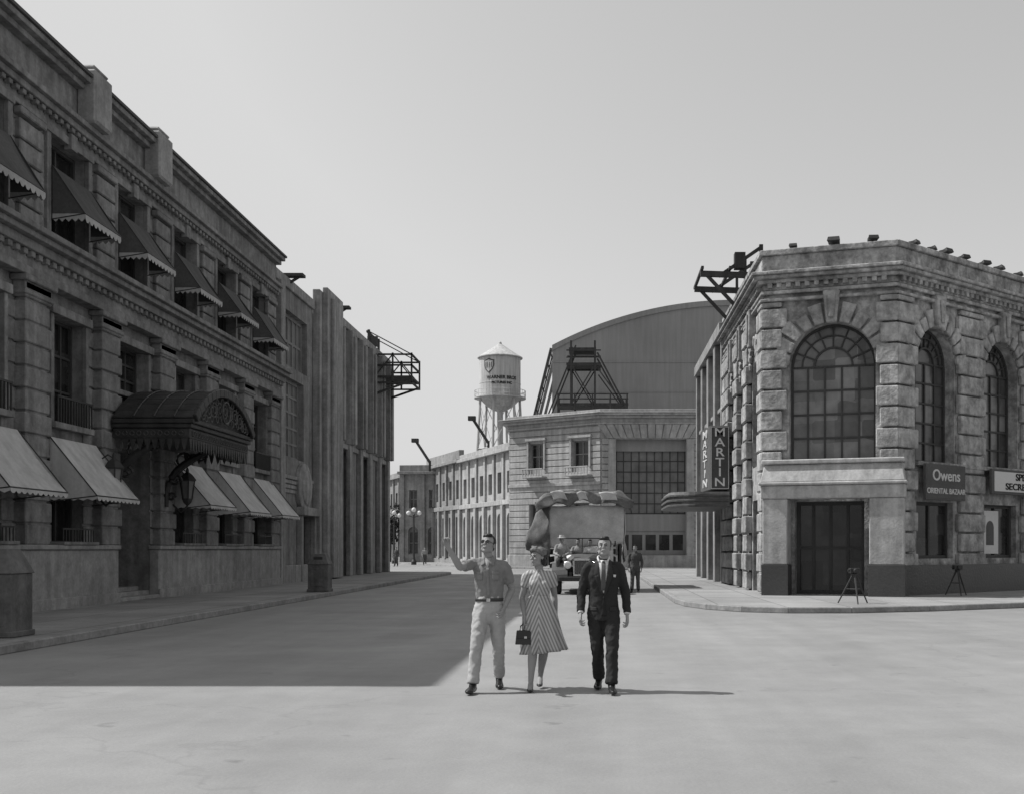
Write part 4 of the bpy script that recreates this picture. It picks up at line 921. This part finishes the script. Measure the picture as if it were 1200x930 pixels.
J=dict(pelvis=(0,0,.93),waist=(0,0,1.09),neck=(-.01,-.005,1.51),head=(-.015,-.02,1.672),shoL=(-.168,-.01,1.455),shoR=(.168,.01,1.43),elbL=(-.315,-.19,1.42),wriL=(-.43,-.28,1.63),elbR=(.25,.10,1.16),wriR=(.185,-.08,.965),
 hipL=(-.088,0,.92),hipR=(.088,0,.92),kneeL=(-.13,-.19,.51),kneeR=(.10,.03,.51),ankL=(-.16,-.27,.10),ankR=(.09,.24,.14),toeL=(-.19,-.48,.04),toeR=(.115,.04,.035))
man('man_pointing',-1.24,12.75,0,0,J,'shirt',mt='shirt_grey',mp='khaki',glasses=True,look=(-.3,.3,0),belt=True,point=True,palmL=(.6,-.6,0),palmR=(-1,.2,0),hdL=(-.3,-.2,1),curl=(.3,.5))
J=dict(pelvis=(0,0,.92),waist=(0,0,1.08),neck=(0,-.005,1.485),head=(.01,-.02,1.642),shoL=(-.175,0,1.41),shoR=(.175,0,1.41),elbL=(-.25,.03,1.12),wriL=(-.26,-.09,.90),elbR=(.255,.06,1.12),wriR=(.27,-.02,.885),
 hipL=(-.088,0,.91),hipR=(.088,0,.91),kneeL=(-.07,-.04,.5),kneeR=(.10,-.17,.5),ankL=(-.05,.22,.13),ankR=(.09,-.26,.10),toeL=(-.07,.02,.035),toeR=(.11,-.47,.04))
man('man_in_suit',.07,12.72,0,0,J,'suit',look=(-.12,.2,.0),palmL=(1,.2,0),palmR=(-1,.2,0),curl=(.55,.5))
def woman(x,y):
    root=empty('woman_in_dress',(x,y,0))
    s=Shell(); s.tube([(0,0,1.02),(0,0,1.1),(0,-.005,1.2),(0,0,1.31),(-.01,0,1.375)],[.115,.118,.138,.135,.055],[.088,.09,.112,.085,.05],flat0=True)
    for q in (-1,1): s.ell((q*.06,-.07,1.215),(.058,.05,.055))
    for q in (-1,1):
        sh=V((q*.138,0,1.315)); el=V((-.205,.05,1.06)) if q<0 else V((.17,.12,1.08)); s.tube([sh-V((q*.08,0,-.015)),sh,sh.lerp(el,.3),sh.lerp(el,.5)],[.045,.056,.062,.058],flat1=True)
    s.obj('dress_bodice','dress',root,.009,2,.012,.05)
    p=P('dress_skirt','dress',root,smooth=True); n=96; rows=16; vs=[]
    for j in range(rows+1):
        t=j/rows; z=1.07-.64*t
        rx=.118+.065*min(1,t*3.2)**.8+.035*t; ry=.09+.06*min(1,t*3.2)**.8+.07*t
        for k_ in range(n):
            q=2*math.pi*k_/n; f=1+.12*t**1.2*math.sin(q*12+1.5*math.sin(q*3))
            vs.append((rx*f*math.cos(q)+.05*t*t*(1+.9*math.cos(q)),ry*f*math.sin(q)+.04*t*t,z+.025*t*math.cos(q)*1.2))
    p.add(vs,[(j*n+k_,j*n+(k_+1)%n,(j+1)*n+(k_+1)%n,(j+1)*n+k_) for j in range(rows) for k_ in range(n)]); o=p.done(); sd=o.modifiers.new('s','SOLIDIFY'); sd.thickness=.005
    b=P('belt','dress',root); b.tube([(0,0,1.035),(0,0,1.085)],[.127,.125],32,lambda a,b_,c:(a,b_*.78,c)); b.done()
    s=Shell()
    for (hp,kn,an) in (((-.07,0,.85),(-.07,-.1,.47),(-.09,-.17,.11)),((.07,0,.85),(.05,.03,.46),(-.0,.17,.13))):
        hp,kn,an=V(hp),V(kn),V(an); s.tube([hp,kn,kn.lerp(an,.3)+V((0,.015,0)),kn.lerp(an,.7),an],[.075,.054,.054,.038,.031])
        s.tube([an+V((0,.01,-.02)),an+V((0,-.08,-.045)),an+V((0,-.15,-.08))],[.03,.032,.026],[.028,.024,.014])
    s.obj('legs','skin',root,.007,2)
    for an in ((-.09,-.17,.11),(-.0,.17,.13)):
        s=Shell(); a=V(an); s.tube([a+V((0,.03,-.05)),a+V((0,-.05,-.062)),a+V((0,-.13,-.085)),a+V((0,-.18,-.088))],[.03,.031,.037,.02],[.022,.018,.02,.013]); s.tube([a+V((0,.035,-.05)),a+V((0,.035,-.1))],[.02,.012],flat1=True); s.obj('shoe','shoe_black',root,.006,1)
    s=Shell()
    for i,(sh,el,wr) in enumerate((((-.14,0,1.29),(-.205,.05,1.06),(-.165,-.1,.845)),((.14,0,1.29),(.17,.12,1.08),(.185,.08,.86)))):
        sh,el,wr=V(sh),V(el),V(wr); s.tube([sh.lerp(el,.3),sh.lerp(el,.7),el,el.lerp(wr,.4),wr],[.04,.038,.034,.033,.022]); hand(s,wr+(wr-el).normalized()*.01,V((0,-.02,-1)),(1,0,0) if i==0 else (-1,0,0),1.0 if i==0 else .4,1 if i==0 else -1,sc=.88)
    s.obj('arms_and_hands','skin',root,.004,1)
    head(root,(-.02,-.02,1.525),-.75,.05,0,'long',fem=True)
    bg=P('handbag_body','bag_leather',root,bevel=.015); cx_,cy_=-.15,-.115; bg.add([(cx_-.12,cy_-.04,.53),(cx_+.12,cy_-.04,.53),(cx_+.12,cy_+.04,.53),(cx_-.12,cy_+.04,.53),(cx_-.105,cy_-.02,.69),(cx_+.105,cy_-.02,.69),(cx_+.105,cy_+.02,.69),(cx_-.105,cy_+.02,.69)],BF); bg.box(cx_-.10,cx_+.10,cy_-.045,cy_-.035,.6,.68); bg.done()
    bg=P('handbag_clasp','chrome',root); bg.box(cx_-.015,cx_+.015,cy_-.052,cy_-.045,.6,.625); bg.done()
    bg=P('handbag_handle','bag_leather',root,smooth=True)
    for dy in (-.015,.015): bg.tube([(cx_-.07,cy_+dy,.68),(cx_-.06,cy_+dy,.74),(cx_-.015,cy_,.775),(cx_+.015,cy_,.775),(cx_+.06,cy_+dy,.74),(cx_+.07,cy_+dy,.68)],.007,6)
    bg.done()
    return root
woman(-.67,12.85)
def stand(): return dict(pelvis=(0,0,.92),waist=(0,0,1.08),neck=(0,-.005,1.48),head=(0,-.02,1.64),shoL=(-.175,0,1.41),shoR=(.175,0,1.41),elbL=(-.25,.04,1.13),wriL=(-.24,-.08,.9),elbR=(.25,.05,1.13),wriR=(.24,-.05,.9),hipL=(-.088,0,.91),hipR=(.088,0,.91),kneeL=(-.1,-.05,.5),kneeR=(.1,0,.5),ankL=(-.12,-.08,.1),ankR=(.11,.05,.1),toeL=(-.14,-.28,.035),toeR=(.13,-.15,.035))
def sit(): return dict(pelvis=(0,0,.12),waist=(0,-.01,.27),neck=(0,-.05,.68),head=(0,-.08,.845),shoL=(-.18,-.04,.61),shoR=(.18,-.04,.61),elbL=(-.26,-.12,.36),wriL=(-.14,-.34,.3),elbR=(.26,-.12,.36),wriR=(.14,-.34,.3),hipL=(-.09,-.02,.1),hipR=(.09,-.02,.1),kneeL=(-.13,-.45,.12),kneeR=(.13,-.45,.12),ankL=(-.13,-.5,-.3),ankR=(.13,-.5,-.3),toeL=(-.14,-.68,-.36),toeR=(.14,-.68,-.36))
man('workman_standing',1.4,41.0,0,-.1,stand(),'work',1.8,'work_cloth','work_cloth')
man('workman_seated',-1.27,39.8,1.1,0,sit(),'work',1.8,'work_shirt','work_cloth',hat='straw')
man('truck_driver',-.72,41.35,1.03,0,sit(),'work',1.8,'work_shirt','work_cloth')
man('truck_passenger',-.28,41.35,1.0,.1,sit(),'work',1.8,'shirt_white','work_cloth')
man('pedestrian',-16.8,108,.0,.3,stand(),'work',2.4,'work_shirt','work_cloth'); man('pedestrian',-18.3,101,.0,-.3,stand(),'work',2.4,'work_cloth','work_cloth')

# ------------------------------------------------------------------ light, sky, camera
sv=V((.80,-.14,-1)).normalized(); ld=bpy.data.lights.new('sun','SUN'); ld.energy=5.0; ld.angle=math.radians(.5); ld.color=(1,.995,.985)
lo_=bpy.data.objects.new('sun',ld); lo_.rotation_euler=sv.to_track_quat('-Z','Y').to_euler(); lo_.location=(-30,10,40); S.collection.objects.link(lo_)
wd=bpy.data.worlds.new('World'); S.world=wd; wd.use_nodes=True; nt=wd.node_tree; bgn=nt.nodes['Background']
sk=nt.nodes.new('ShaderNodeTexSky'); sk.sky_type='NISHITA'; sk.sun_disc=False; sk.sun_elevation=math.asin(-sv.z); sk.sun_rotation=math.atan2(-sv.x,-sv.y)%(2*math.pi); sk.dust_density=3; sk.air_density=1.2
bw=nt.nodes.new('ShaderNodeRGBToBW'); nt.links.new(sk.outputs[0],bw.inputs[0])
ma=nt.nodes.new('ShaderNodeMath'); ma.operation='MULTIPLY_ADD'; ma.inputs[1].default_value=.95; ma.inputs[2].default_value=1.15; nt.links.new(bw.outputs[0],ma.inputs[0])
mi=nt.nodes.new('ShaderNodeMath'); mi.operation='MINIMUM'; mi.inputs[1].default_value=4.6; nt.links.new(ma.outputs[0],mi.inputs[0])
nt.links.new(mi.outputs[0],bgn.inputs['Color']); bgn.inputs['Strength'].default_value=.15
cam=bpy.data.cameras.new('camera'); co=bpy.data.objects.new('camera',cam); S.collection.objects.link(co); co.location=(0,0,1.63); co.rotation_euler=(math.pi/2,0,0)
cam.sensor_width=36; cam.lens=39; cam.shift_x=-.0833; cam.shift_y=.1475; cam.clip_end=4000; cam.clip_start=.1; S.camera=co
S.view_settings.view_transform='Standard'; S.view_settings.look='None'; S.view_settings.exposure=0
